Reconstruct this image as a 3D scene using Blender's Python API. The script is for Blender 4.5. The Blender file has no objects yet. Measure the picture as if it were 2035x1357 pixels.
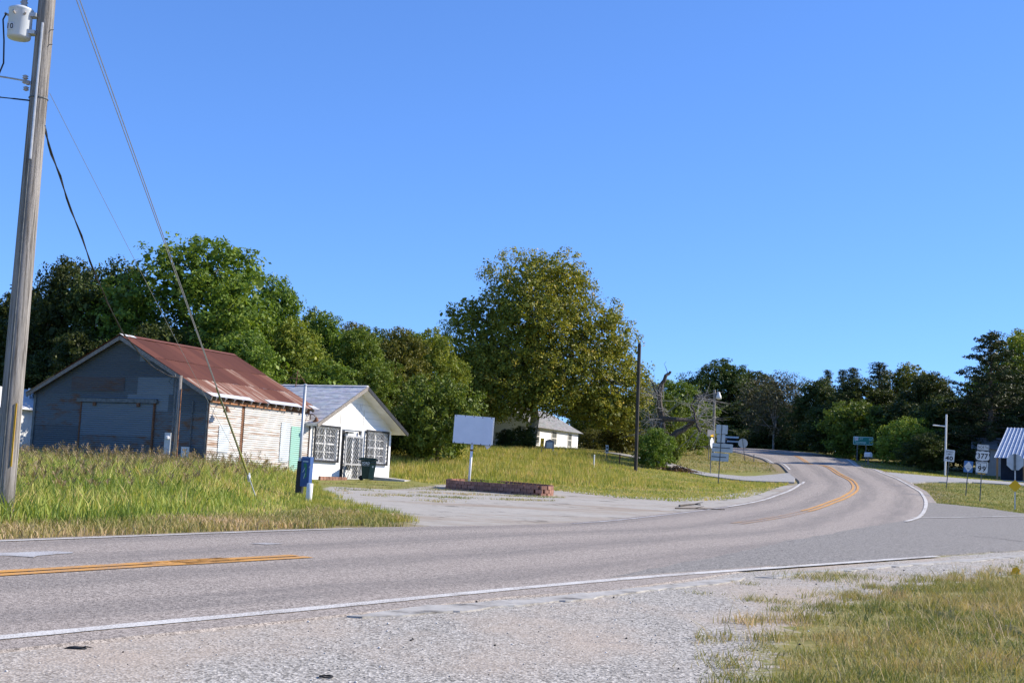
import bpy, math, random
import numpy as np
from mathutils import Vector, Matrix
from mathutils.geometry import delaunay_2d_cdt

R = math.radians
rng = np.random.default_rng(7)
random.seed(7)
scene = bpy.context.scene
COL = scene.collection

# ------------------------------------------------------------------ camera
FPX, CX, CY = 2500.0, 1017.5, 678.5
EYE = Vector((0.0, 0.0, 1.6))
PITCH, ROLL = R(6.3), R(2.8)
Fw = Vector((0, math.cos(PITCH), math.sin(PITCH)))
R0 = Vector((1, 0, 0)); U0 = Vector((0, -math.sin(PITCH), math.cos(PITCH)))
Rt = R0 * math.cos(ROLL) + U0 * math.sin(ROLL)
Up = -R0 * math.sin(ROLL) + U0 * math.cos(ROLL)
cam = bpy.data.cameras.new('camera')
cam.sensor_width = 36.0; cam.lens = FPX / 2035.0 * 36.0
cam.clip_start = 0.1; cam.clip_end = 6000
camo = bpy.data.objects.new('camera', cam); COL.objects.link(camo)
m = Matrix((Rt, Up, -Fw)).transposed().to_4x4(); m.translation = EYE
camo.matrix_world = m
scene.camera = camo

# ------------------------------------------------------------------ light
SUN_AZ, SUN_EL = R(80), R(33)
world = bpy.data.worlds.new('World'); scene.world = world; world.use_nodes = True
wn = world.node_tree
for n in list(wn.nodes): wn.nodes.remove(n)
sky = wn.nodes.new('ShaderNodeTexSky'); sky.sky_type = 'NISHITA'; sky.sun_disc = False
sky.sun_elevation = SUN_EL; sky.sun_rotation = SUN_AZ
sky.air_density = 1.0; sky.dust_density = 0.0; sky.ozone_density = 6.0; sky.altitude = 1500
bg = wn.nodes.new('ShaderNodeBackground'); bg.inputs[1].default_value = 0.109
sgam = wn.nodes.new('ShaderNodeGamma'); sgam.inputs[1].default_value = 0.76
stint = wn.nodes.new('ShaderNodeMixRGB'); stint.blend_type = 'MULTIPLY'; stint.inputs[0].default_value = 1.0; stint.inputs[2].default_value = (.93, 1.33, 2.02, 1)
wn.links.new(sky.outputs[0], sgam.inputs[0]); wn.links.new(sgam.outputs[0], stint.inputs[1])
wo = wn.nodes.new('ShaderNodeOutputWorld')
wn.links.new(stint.outputs[0], bg.inputs[0]); wn.links.new(bg.outputs[0], wo.inputs[0])
sl = bpy.data.lights.new('sun', 'SUN'); sl.energy = 5.0; sl.angle = R(0.53); sl.color = (1.0, 0.915, 0.79)
so = bpy.data.objects.new('sun', sl); COL.objects.link(so)
sdir = Vector((math.sin(SUN_AZ) * math.cos(SUN_EL), math.cos(SUN_AZ) * math.cos(SUN_EL), math.sin(SUN_EL)))
so.rotation_euler = sdir.to_track_quat('Z', 'Y').to_euler(); so.location = sdir * 200
scene.view_settings.view_transform = 'Standard'; scene.view_settings.look = 'None'
scene.view_settings.exposure = 0.6; scene.view_settings.gamma = 1.0
scene.render.engine = 'CYCLES'
scene.cycles.max_bounces = 6; scene.cycles.transparent_max_bounces = 6

# ------------------------------------------------------------------ pixel to world
def ray(px, py): return Fw + Rt * ((px - CX) / FPX) - Up * ((py - CY) / FPX)
def P(px, py, y):
    d = ray(px, py); return EYE + d * (y / d.y)
def proj(p):
    v = Vector(p) - EYE; k = v.dot(Fw)
    return CX + FPX * v.dot(Rt) / k, CY - FPX * v.dot(Up) / k

# ------------------------------------------------------------------ terrain height (thin plate spline)
ctrl = []
for x in (-40, -24, -12, -4, 4, 12):
    for y in (-20, 0, 9, 18, 27, 36): ctrl.append((x, y, 0.022 * max(y, -5)))
ctrl += [(24, 0, 0.1), (24, 14, 0.3), (40, 20, 0.5), (40, 45, 0.9)]
for px, py, y in ((1480, 1002, 50.6), (1580, 973, 66), (1600, 959, 75), (1640, 1005, 53.7), (1700, 975, 74), (1838, 1000, 60), (1820, 975, 72),
                  (1740, 935, 98), (1640, 905, 130), (1670, 945, 92), (1630, 925, 110), (1590, 910, 130), (1520, 898, 155), (1430, 890, 175), (1360, 886, 186),
                  (1480, 921, 118), (1427, 970, 78), (1411, 942, 92), (1263, 935, 85), (1948, 1000, 70), (2017, 1014, 62), (1881, 971, 80), (1878, 946, 100),
                  (1990, 957, 112), (2200, 965, 112), (1705, 921, 133), (700, 953, 60), (772, 953, 64.5), (400, 950, 51.3), (65, 935, 55), (-300, 925, 58), (900, 930, 72), (850, 907, 82),
                  (1050, 889, 105), (1100, 889, 116), (1206, 908, 95), (960, 895, 100)):
    p = P(px, py, y); ctrl.append(tuple(p))
ctrl += [(-60, 100, 3.4), (-30, 100, 3.6), (-60, 180, 6.5), (-10, 160, 6.2), (60, 120, 4.6), (70, 180, 8.0), (0, 230, 9.5), (120, 100, 3.5), (120, 230, 9), (-120, 60, 1.5), (-120, 230, 8), (120, 0, 0), (-120, -30, -.5), (120, -60, -.5)]
ctrl = np.array(ctrl, float); SC = 60.0
def _U(d2): return np.where(d2 > 1e-12, 0.5 * d2 * np.log(np.maximum(d2, 1e-12)), 0.0)
_c = ctrl[:, :2] / SC; _n = len(_c)
_K = _U(((_c[:, None, :] - _c[None, :, :]) ** 2).sum(2)) + np.eye(_n) * 0.006
_Pm = np.hstack([np.ones((_n, 1)), _c])
_A = np.block([[_K, _Pm], [_Pm.T, np.zeros((3, 3))]])
_w = np.linalg.solve(_A, np.concatenate([ctrl[:, 2], np.zeros(3)]))
RUT = None   # wheel rut in the foreground grass, shaped for its dark streak of shade
def gz(X, Y):
    X = np.asarray(X, float); Y = np.asarray(Y, float); s = X.shape
    q = np.stack([X.ravel(), Y.ravel()], 1) / SC
    out = np.zeros(len(q))
    for i in range(0, len(q), 40000):
        b = q[i:i + 40000]
        d2 = ((b[:, None, :] - _c[None, :, :]) ** 2).sum(2)
        out[i:i + 40000] = _U(d2) @ _w[:_n] + _w[_n] + b @ _w[_n + 1:]
    x, y = q[:, 0] * SC, q[:, 1] * SC
    r = np.hypot(x, y); t = np.clip((r - 190) / 130, 0, 1); t = t * t * (3 - 2 * t)
    out = out * (1 - t) + (4 + 0.012 * np.clip(y, -300, 400)) * t
    if RUT is not None:
        (ax, ay), (bx, by) = RUT; ex, ey = bx - ax, by - ay; L2 = ex * ex + ey * ey
        t = ((x - ax) * ex + (y - ay) * ey) / L2; tc = np.clip(t, 0, 1); d2 = (x - ax - tc * ex) ** 2 + (y - ay - tc * ey) ** 2
        wv = .6 + .4 * np.sin(t * 17) * np.sin(t * 7.3 + 1); out = out - .15 * wv * np.exp(-d2 / .11 ** 2) + .04 * wv * np.exp(-((x - ax - tc * ex - .28) ** 2 + (y - ay - tc * ey) ** 2) / .16 ** 2)
    return out.reshape(s)
def g(x, y): return float(gz(np.array([x]), np.array([y]))[0])
def gp(px, y):
    """ground point at depth y seen in image column px"""
    py = 950.0
    for _ in range(5):
        p = P(px, py, y); z = g(p.x, p.y); p = Vector((p.x, p.y, z)); py = proj(p)[1]
    p = P(px, py, y); return Vector((p.x, p.y, g(p.x, p.y)))
def G(px, py):
    """ground point seen at a pixel"""
    d = ray(px, py); ys = np.linspace(5, 220, 2200)
    X = d.x / d.y * ys; Z = EYE.z + d.z / d.y * ys
    D = Z - gz(X, ys); k = np.nonzero(D < 0)[0]
    i = int(k[0]) if len(k) else int(np.argmin(D))
    if i > 0 and len(k): y = ys[i - 1] + (ys[i] - ys[i - 1]) * D[i - 1] / (D[i - 1] - D[i])
    else: y = ys[i]
    x = d.x / d.y * y; return Vector((x, y, g(x, y)))
_a, _b = G(1822, 1214), G(2075, 1271); RUT = ((_a.x, _a.y), (_b.x, _b.y))
def az(px): return math.atan2(px - CX, FPX)

# ------------------------------------------------------------------ materials
MAT = {}
class NT:
    def __init__(s, name):
        s.m = bpy.data.materials.new(name); s.m.use_nodes = True; s.t = s.m.node_tree
        s.b = s.t.nodes['Principled BSDF']; s.out = s.t.nodes['Material Output']; MAT[name] = s.m
    def n(s, typ, **kw):
        o = s.t.nodes.new('ShaderNode' + typ)
        for k, v in kw.items(): setattr(o, k, v)
        return o
    def l(s, a, b): s.t.links.new(a, b)
    def co(s, kind='Object', scale=(1, 1, 1)):
        tc = s.n('TexCoord'); mp = s.n('Mapping'); mp.inputs['Scale'].default_value = scale
        s.l(tc.outputs[kind], mp.inputs[0]); return mp.outputs[0]
    def noise(s, co, scale, detail=5, rough=0.6):
        o = s.n('TexNoise'); o.inputs['Scale'].default_value = scale; o.inputs['Detail'].default_value = detail
        o.inputs['Roughness'].default_value = rough; s.l(co, o.inputs['Vector']); return o.outputs['Fac']
    def ramp(s, fac, stops, interp='LINEAR'):
        o = s.n('ValToRGB'); o.color_ramp.interpolation = interp; e = o.color_ramp.elements
        while len(e) < len(stops): e.new(0.5)
        for i, (p, c) in enumerate(stops):
            e[i].position = p; e[i].color = (*c, 1) if hasattr(c, '__len__') else (c, c, c, 1)
        s.l(fac, o.inputs[0]); return o.outputs[0]
    def mix(s, fac, a, b, mode='MIX'):
        o = s.n('MixRGB', blend_type=mode)
        for v, i in ((fac, 0), (a, 1), (b, 2)):
            if hasattr(v, 'is_linked') or hasattr(v, 'links'): s.l(v, o.inputs[i])
            elif i == 0: o.inputs[0].default_value = v
            else: o.inputs[i].default_value = (*v, 1)
        return o.outputs[0]
    def math(s, op, a, b=0.0, clamp=False):
        o = s.n('Math', operation=op, use_clamp=clamp)
        for v, i in ((a, 0), (b, 1)):
            if hasattr(v, 'links'): s.l(v, o.inputs[i])
            else: o.inputs[i].default_value = v
        return o.outputs[0]
    def attr(s, name):
        o = s.n('Attribute'); o.attribute_name = name; return o
    def bump(s, h, strength, dist=0.02):
        o = s.n('Bump'); o.inputs['Strength'].default_value = strength; o.inputs['Distance'].default_value = dist
        s.l(h, o.inputs['Height']); s.l(o.outputs[0], s.b.inputs['Normal'])
    def rnd(s, col, amt):
        oi = s.n('ObjectInfo'); v = s.math('MULTIPLY_ADD', oi.outputs['Random'], amt); v.node.inputs[2].default_value = 1 - amt / 2
        h = s.n('HueSaturation'); s.l(v, h.inputs['Value']); s.l(col, h.inputs['Color']); return h.outputs[0]
    def fin(s, col, rough=0.8, metal=0.0, spec=0.3):
        if hasattr(col, 'links'): s.l(col, s.b.inputs['Base Color'])
        else: s.b.inputs['Base Color'].default_value = (*col, 1)
        s.b.inputs['Roughness'].default_value = rough; s.b.inputs['Metallic'].default_value = metal
        s.b.inputs['Specular IOR Level'].default_value = spec
        return s.m

def gm(name, c1, c2, scale=3.0, rough=0.8, bump=0.0, rnd=0.0, metal=0.0, stretch=(1, 1, 1), lo=0.35, hi=0.65, spec=0.3, c3=None, dist=0.02):
    s = NT(name); co = s.co('Object', stretch); f = s.noise(co, scale)
    stops = [(lo, c1), (hi, c2)] if c3 is None else [(lo, c1), ((lo + hi) / 2, c2), (hi, c3)]
    c = s.ramp(f, stops)
    if rnd: c = s.rnd(c, rnd)
    if bump: s.bump(s.noise(co, scale * 6), bump, dist)
    return s.fin(c, rough, metal, spec)

gm('wood_pole', (.07, .06, .05), (.25, .23, .205), 3.2, .95, .9, stretch=(9, 9, .28), lo=.33, hi=.62, c3=(.36, .335, .305))
gm('dark_pole', (.035, .03, .026), (.085, .073, .062), 4, .9, .4, stretch=(6, 6, .4))
gm('weathered_wood', (.16, .14, .12), (.32, .29, .26), 5, .9, .3, stretch=(4, 4, 4))
gm('new_wood', (.33, .17, .07), (.42, .24, .11), 4, .8, .1, stretch=(6, 6, .5))
gm('galvanised', (.42, .44, .45), (.56, .57, .58), 6, .45, 0, metal=.35)
gm('sign_back', (.40, .43, .45), (.50, .53, .55), 3, .5, 0, metal=.25)
gm('post_steel', (.09, .10, .10), (.17, .18, .18), 8, .6, 0, metal=.3)
gm('white_paint', (.70, .70, .68), (.80, .80, .78), 4, .6, .05)
gm('house_white', (.76, .765, .77), (.83, .83, .83), 1.6, .7, .08, lo=.25, hi=.55)
gm('soffit', (.66, .63, .58), (.76, .74, .70), 2.0, .8, .05)
gm('sign_white', (.62, .63, .64), (.70, .70, .70), 3, .45)
gm('tarp', (.66, .70, .76), (.74, .77, .82), 1.5, .6, .25, dist=.05)
gm('black_iron_and_shade', (.018, .018, .02), (.04, .04, .042), 9, .5, 0)
gm('black_print', (.012, .012, .014), (.02, .02, .022), 9, .6)
gm('faded_print', (.50, .50, .54), (.66, .66, .70), 6, .8)
gm('pink_print', (.70, .52, .54), (.76, .66, .66), 6, .8)
gm('grille_paint', (.34, .34, .34), (.46, .46, .46), 12, .5, 0, metal=.2)
gm('cable', (.012, .012, .014), (.03, .03, .032), 20, .6)
gm('wire_steel', (.24, .245, .25), (.32, .325, .33), 20, .5, 0, metal=.2)
gm('guard_yellow', (.20, .21, .05), (.32, .31, .08), 8, .6)
gm('tank_paint', (.56, .60, .62), (.64, .67, .69), 3, .4)
gm('porcelain', (.30, .27, .25), (.45, .42, .40), 8, .3)
gm('rust_iron', (.11, .05, .028), (.22, .11, .06), 10, .9, .3)
gm('rust_beam', (.20, .085, .04), (.42, .20, .10), 5, .9, .3, c3=(.15, .07, .04))
gm('green_plastic', (.014, .036, .032), (.024, .05, .044), 5, .45)
gm('green_plastic_light', (.04, .085, .078), (.055, .105, .098), 5, .45)
gm('rubber', (.012, .012, .012), (.03, .03, .03), 9, .8)
gm('yellow_paint', (.62, .33, .01), (.70, .40, .02), 5, .5)
gm('yellow_sign', (.78, .42, .008), (.82, .46, .012), 5, .45)
gm('blue_sign', (.06, .16, .36), (.09, .20, .42), 5, .5)
gm('green_sign', (.008, .17, .14), (.012, .2, .165), 5, .5)
gm('green_sign_letters', (.5, .72, .69), (.56, .76, .73), 5, .5)
gm('concrete', (.36, .345, .32), (.48, .46, .43), 5, .9, .3)
gm('brick_red', (.20, .10, .07), (.32, .18, .13), 9, .95, .5, rnd=.5)
gm('block_red', (.24, .115, .08), (.36, .20, .145), 8, .95, .7, rnd=.45)
gm('glass_dark', (.012, .014, .016), (.03, .033, .036), 1.5, .08, spec=.6)
gm('curtain_pane', (.09, .10, .10), (.20, .20, .19), 2.5, .25, stretch=(3, 3, .4))
gm('navy_wall', (.018, .022, .032), (.03, .036, .05), 3, .8)
gm('beige_wall', (.40, .36, .32), (.48, .44, .40), 2, .9)
gm('grey_wall', (.16, .17, .20), (.24, .25, .28), 2, .9)
gm('deck_blue', (.22, .28, .36), (.30, .36, .44), 3, .7)
gm('metal_roof', (.30, .36, .46), (.40, .46, .55), 1.2, .45, 0, metal=.35)
gm('roof_rib', (.66, .70, .76), (.76, .79, .82), 4, .4, 0, metal=.2)
gm('bark', (.07, .055, .042), (.16, .13, .10), 5, .95, .8, stretch=(3, 3, .6), dist=.05)
gm('bark_dead', (.05, .04, .032), (.15, .125, .10), 5, .95, .8, stretch=(3, 3, .8), dist=.05)
gm('bark_pale', (.22, .19, .15), (.58, .56, .50), 2.2, .9, .4, stretch=(2, 2, 1), lo=.42, hi=.55)
gm('twig_grey', (.20, .18, .16), (.36, .34, .31), 5, .9)
gm('stone_mix', (.20, .19, .18), (.52, .50, .47), 40, .95, .2)
gm('white_stone', (.55, .54, .52), (.68, .67, .65), 20, .9)
gm('dark_stone', (.02, .02, .02), (.06, .055, .05), 20, .9)
gm('orange_plastic', (.9, .45, .01), (.95, .5, .02), 5, .6)
gm('blue_box', (.03, .075, .21), (.05, .105, .26), 3, .5)
gm('logo_green', (.02, .15, .08), (.05, .21, .11), 8, .6)
gm('logo_pale', (.30, .40, .46), (.42, .5, .55), 8, .6)
gm('soil', (.12, .085, .055), (.24, .18, .12), 5, .95, .6)

def shingle_mat(name, a, b):
    s = NT(name); co = s.co('Object'); w = s.noise(s.co('Object', (1, 1, 6)), 2.2)
    v = s.n('TexVoronoi'); v.inputs['Scale'].default_value = 5.0; s.l(s.co('Object', (.5, .8, 2.4)), v.inputs['Vector'])
    c = s.ramp(w, [(.3, a), (.7, b)]); c = s.mix(.35, c, v.outputs['Color'], 'SOFT_LIGHT')
    h = s.n('HueSaturation'); h.inputs['Saturation'].default_value = .25; s.l(c, h.inputs['Color'])
    s.bump(s.noise(co, 30), .4, .01); s.fin(h.outputs[0], .95)
shingle_mat('shingle_grey', (.44, .41, .365), (.72, .675, .61))
shingle_mat('shingle_far', (.15, .14, .14), (.26, .25, .25))

def tin(name, base, base2, rust, rust2, rustlo, rusthi, stretch, scale=1.3, rough=.55, metal=.25, rnd=.35, streak=0.0):
    s = NT(name); tc = s.n('TexCoord'); oi = s.n('ObjectInfo')
    mp = s.n('Mapping'); mp.inputs['Scale'].default_value = stretch; s.l(tc.outputs['Object'], mp.inputs[0])
    cmb = s.n('CombineXYZ'); r10 = s.math('MULTIPLY', oi.outputs['Random'], 37.0); s.l(r10, cmb.inputs[0]); s.l(r10, cmb.inputs[2]); s.l(cmb.outputs[0], mp.inputs[1])
    co = mp.outputs[0]
    f = s.noise(co, scale, 7, .68)
    f = s.math('ADD', f, s.math('MULTIPLY', s.math('SUBTRACT', oi.outputs['Random'], .5), rnd * .35))
    k = s.ramp(f, [(rustlo, 0.0), (rusthi, 1.0)])
    c = s.mix(s.noise(co, scale * 5, 4), base, base2)
    rc = s.mix(s.noise(co, scale * 8, 4), rust, rust2)
    c = s.mix(k, c, rc)
    c = s.rnd(c, rnd)
    s.bump(s.noise(co, scale * 14), .25, .01)
    s.fin(c, rough, 0); mm = s.math('MULTIPLY', s.math('SUBTRACT', 1.0, k), metal); s.l(mm, s.b.inputs['Metallic'])
# horizontal sheets (long along local x): painted side wall, bare gable wall
tin('tin_painted', (.63, .62, .595), (.54, .525, .50), (.33, .21, .13), (.24, .14, .085), .485, .64, (.5, .5, 11.0), 1.1, .7, .0, .22)
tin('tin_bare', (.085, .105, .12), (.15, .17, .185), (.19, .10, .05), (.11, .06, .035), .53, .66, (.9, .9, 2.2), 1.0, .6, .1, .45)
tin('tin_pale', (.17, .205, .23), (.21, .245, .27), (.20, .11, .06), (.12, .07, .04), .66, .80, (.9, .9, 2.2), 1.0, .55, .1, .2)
tin('tin_rusty', (.10, .10, .11), (.16, .14, .13), (.20, .10, .055), (.12, .07, .045), .42, .62, (.9, .9, 3.0), 1.2, .8, .0, .3)
tin('tin_green', (.34, .56, .48), (.26, .47, .40), (.46, .40, .33), (.34, .2, .12), .58, .72, (.8, .8, 8.0), 1.3, .7, 0, .1)
tin('tin_whiteblue', (.58, .63, .66), (.52, .57, .61), (.45, .34, .25), (.34, .2, .12), .62, .75, (.8, .8, 8.0), 1.3, .6, 0, .1)
tin('roof_rust', (.125, .046, .034), (.165, .062, .044), (.22, .08, .046), (.10, .038, .03), .40, .62, (3.0, .5, .5), .8, .75, .0, .34)
tin('roof_streak', (.24, .10, .065), (.32, .15, .095), (.70, .62, .52), (.52, .34, .23), .50, .60, (8.0, .35, .35), .9, .7, .0, .3)
tin('roof_bright', (.60, .60, .58), (.52, .52, .50), (.36, .18, .10), (.28, .12, .07), .58, .68, (6.0, .4, .4), .9, .55, .2, .2)

def leaf_mat(name, stops, trans=.3, rough=.55, hue=.03, val=.35):
    s = NT(name); a = s.attr('v'); c = s.ramp(a.outputs['Fac'], stops)
    oi = s.n('ObjectInfo'); h = s.n('HueSaturation'); s.l(c, h.inputs['Color'])
    s.l(s.math('ADD', s.math('MULTIPLY', oi.outputs['Random'], hue), .5 - hue / 2), h.inputs['Hue'])
    s.l(s.math('ADD', s.math('MULTIPLY', oi.outputs['Random'], val), 1 - val / 2), h.inputs['Value'])
    s.fin(h.outputs[0], rough, 0, .25)
    t = s.n('BsdfTranslucent'); s.l(s.mix(1.0, h.outputs[0], (1.0, 1.0, .45), 'MULTIPLY'), t.inputs[0])
    mx = s.n('MixShader'); mx.inputs[0].default_value = trans
    s.l(s.b.outputs[0], mx.inputs[1]); s.l(t.outputs[0], mx.inputs[2]); s.l(mx.outputs[0], s.out.inputs[0])
leaf_mat('leaf_green', [(0, (0.073, 0.106, 0.016)), (.5, (0.144, 0.204, 0.026)), (1, (0.261, 0.299, 0.041))])
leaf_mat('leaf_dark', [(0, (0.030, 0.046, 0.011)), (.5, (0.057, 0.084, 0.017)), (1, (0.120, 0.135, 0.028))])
leaf_mat('leaf_olive', [(0, (0.066, 0.075, 0.013)), (.5, (0.140, 0.141, 0.023)), (1, (0.265, 0.225, 0.041))])
leaf_mat('leaf_sycamore', [(0, (0.089, 0.106, 0.016)), (.45, (0.229, 0.220, 0.029)), (.8, (0.378, 0.312, 0.046)), (1, (0.516, 0.323, 0.074))], .28)
leaf_mat('leaf_bright', [(0, (0.118, 0.171, 0.020)), (.5, (0.234, 0.292, 0.037)), (1, (0.391, 0.382, 0.058))])
leaf_mat('leaf_cedar', [(0, (0.021, 0.038, 0.012)), (.5, (0.042, 0.064, 0.017)), (1, (0.086, 0.099, 0.023))], .15)
leaf_mat('leaf_grey', [(0, (0.060, 0.063, 0.033)), (.5, (0.112, 0.112, 0.055)), (1, (0.180, 0.161, 0.078))], .2)
leaf_mat('leaf_brush', [(0, (.06, .03, .02)), (.5, (.12, .06, .035)), (1, (.2, .12, .07))], .1)
leaf_mat('grass_tall', [(0, (0.141, 0.219, 0.044)), (.4, (0.340, 0.393, 0.076)), (.7, (0.549, 0.484, 0.154)), (1, (0.794, 0.529, 0.327))], .35, .6, 0, 0)
leaf_mat('grass_field', [(0, (0.140, 0.198, 0.039)), (.4, (0.351, 0.361, 0.068)), (.7, (0.545, 0.439, 0.138)), (1, (0.737, 0.496, 0.292))], .35, .6, 0, 0)
leaf_mat('grass_short', [(0, (0.123, 0.169, 0.046)), (.4, (0.273, 0.266, 0.081)), (.7, (0.437, 0.338, 0.154)), (1, (0.614, 0.435, 0.292))], .3, .6, 0, 0)
leaf_mat('seed_head', [(0, (.16, .11, .07)), (.5, (.30, .22, .13)), (1, (.42, .34, .20))], .3, .8, 0, 0)

def chips(s, co, scale):
    v = s.n('TexVoronoi'); v.inputs['Scale'].default_value = scale; s.l(co, v.inputs['Vector']); return v

def make_ground_mat():
    s = NT('ground_surface'); co = s.co('Object')
    gr, lt, dr = s.attr('gravel').outputs['Fac'], s.attr('lot').outputs['Fac'], s.attr('dry').outputs['Fac']
    nb = s.noise(co, .55, 6, .65); nm = s.noise(co, 2.3, 6, .7); nf = s.noise(co, 14, 5, .7); nvf = s.noise(co, 60, 3, .7)
    # grass soil underneath the blades
    gcol = s.ramp(s.math('ADD', s.math('MULTIPLY', nm, .6), s.math('MULTIPLY', nf, .4)), [(.30, (.10, .11, .025)), (.48, (.21, .21, .045)), (.62, (.29, .25, .09)), (.78, (.25, .20, .10))])
    dcol = s.ramp(nf, [(.3, (.17, .13, .065)), (.7, (.32, .25, .14))])
    gcol = s.mix(dr, gcol, dcol)
    # gravel
    v1 = chips(s, co, 48); v2 = chips(s, co, 95)
    sp = s.n('SeparateXYZ'); s.l(v1.outputs['Color'], sp.inputs[0]); sp2 = s.n('SeparateXYZ'); s.l(v2.outputs['Color'], sp2.inputs[0])
    stone = s.ramp(s.math('ADD', s.math('MULTIPLY', sp.outputs[0], .62), s.math('MULTIPLY', sp2.outputs[1], .38)), [(.10, (.07, .065, .057)), (.32, (.24, .222, .19)), (.62, (.41, .38, .33)), (.92, (.68, .64, .57))])
    sand = s.ramp(nvf, [(.25, (.38, .30, .225)), (.75, (.52, .425, .33))])
    sandk = s.ramp(s.noise(s.co('Object', (1, .6, 1)), .42, 5, .6), [(.45, .0), (.64, .72)])
    gcol2 = s.mix(sandk, stone, sand)
    gcol2 = s.mix(s.ramp(nm, [(.25, .45), (.45, 0.0)]), gcol2, (.22, .205, .19))
    # worn paved lot
    pv = s.ramp(s.math('ADD', s.math('MULTIPLY', nvf, .5), s.math('MULTIPLY', nm, .5)), [(.3, (.24, .222, .19)), (.5, (.39, .36, .31)), (.75, (.52, .48, .415))])
    ndl = s.noise(s.co('Object', (.5, 1.2, 1)), .35, 6, .6)
    pv = s.mix(s.ramp(ndl, [(.50, 0.0), (.64, .75)]), pv, s.ramp(nf, [(.3, (.23, .175, .12)), (.7, (.36, .285, .21))]))
    pv = s.mix(s.ramp(s.noise(co, .8, 7, .7), [(.57, 0.0), (.64, .8)]), pv, (.10, .09, .07))
    def edge(mask, amp=.85):
        k = s.math('ADD', mask, s.math('MULTIPLY', s.math('SUBTRACT', s.math('ADD', s.math('MULTIPLY', nm, .6), s.math('MULTIPLY', nf, .4)), .5), amp))
        return s.ramp(k, [(.45, 0.0), (.55, 1.0)])
    c = s.mix(edge(gr), gcol, gcol2); c = s.mix(edge(lt), c, pv)
    hgt = s.mix(edge(gr), nf, v1.outputs['Distance'])
    s.bump(hgt, .35, .012)
    s.fin(c, .95, 0, .2)
make_ground_mat()

def asphalt(name, a, b, c3, spk=70, tint=None, wheel=True):
    s = NT(name); co = s.co('Object'); v = chips(s, co, spk); v2 = chips(s, co, spk * .45)
    sp = s.n('SeparateXYZ'); s.l(v.outputs['Color'], sp.inputs[0]); sp2 = s.n('SeparateXYZ'); s.l(v2.outputs['Color'], sp2.inputs[0])
    c = s.ramp(s.math('ADD', s.math('MULTIPLY', sp.outputs[0], .6), s.math('MULTIPLY', sp2.outputs[1], .4)), [(.15, a), (.5, b), (.9, c3)])
    big = s.noise(co, .35, 5, .6); c = s.mix(s.ramp(big, [(.35, 0.0), (.75, .35)]), c, tint or b)
    if wheel:
        u = s.n('UVMap'); sp = s.n('SeparateXYZ'); s.l(u.outputs[0], sp.inputs[0])
        w = s.n('Math', operation='SINE'); s.l(s.math('MULTIPLY', sp.outputs[0], math.pi * 8), w.inputs[0])
        st = s.noise(s.co('UV', (10, .08, 1)), 3.0, 5, .6)
        k = s.math('MULTIPLY', s.ramp(s.math('ADD', s.math('MULTIPLY', w.outputs[0], .25), st), [(.35, 0.0), (.85, 1.0)]), .40)
        c = s.mix(k, c, (.10, .095, .09))
    s.bump(v.outputs['Distance'], .35, .006)
    # cracks
    s.fin(c, .9, 0, .25)
asphalt('asphalt_pink', (.10, .085, .071), (.315, .270, .228), (.56, .495, .425), 85, (.35, .292, .245))
asphalt('asphalt_dark', (.075, .069, .061), (.225, .207, .183), (.41, .385, .34), 70, (.25, .23, .20), False)
asphalt('asphalt_pale', (.20, .19, .175), (.34, .325, .305), (.46, .45, .43), 40, (.36, .34, .31), False)
gm('tar', (.03, .03, .03), (.07, .065, .06), 20, .8, .2)
gm('broken_asphalt', (.13, .12, .105), (.36, .34, .305), 3, .95, .5, c3=(.44, .42, .38), dist=.01, lo=.30, hi=.6)

def paint(name, col, under, lo, hi):
    s = NT(name); co = s.co('Object'); k = s.math('ADD', s.math('MULTIPLY', s.noise(co, 55, 4, .7), .7), s.math('MULTIPLY', s.noise(co, 1.2, 4), .3))
    c = s.mix(s.ramp(k, [(lo, 1.0), (hi, 0.0)]), col, under); s.fin(c, .8)
paint('line_white', (.66, .64, .59), (.27, .235, .20), .42, .53)
paint('line_worn', (.60, .60, .59), (.25, .22, .21), .46, .58)
paint('line_yellow', (.66, .32, .06), (.26, .21, .17), .40, .52)
paint('line_yellow_worn', (.56, .31, .10), (.25, .21, .19), .48, .62)
paint('spill_white', (.54, .545, .54), (.28, .25, .225), .40, .60)

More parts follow.
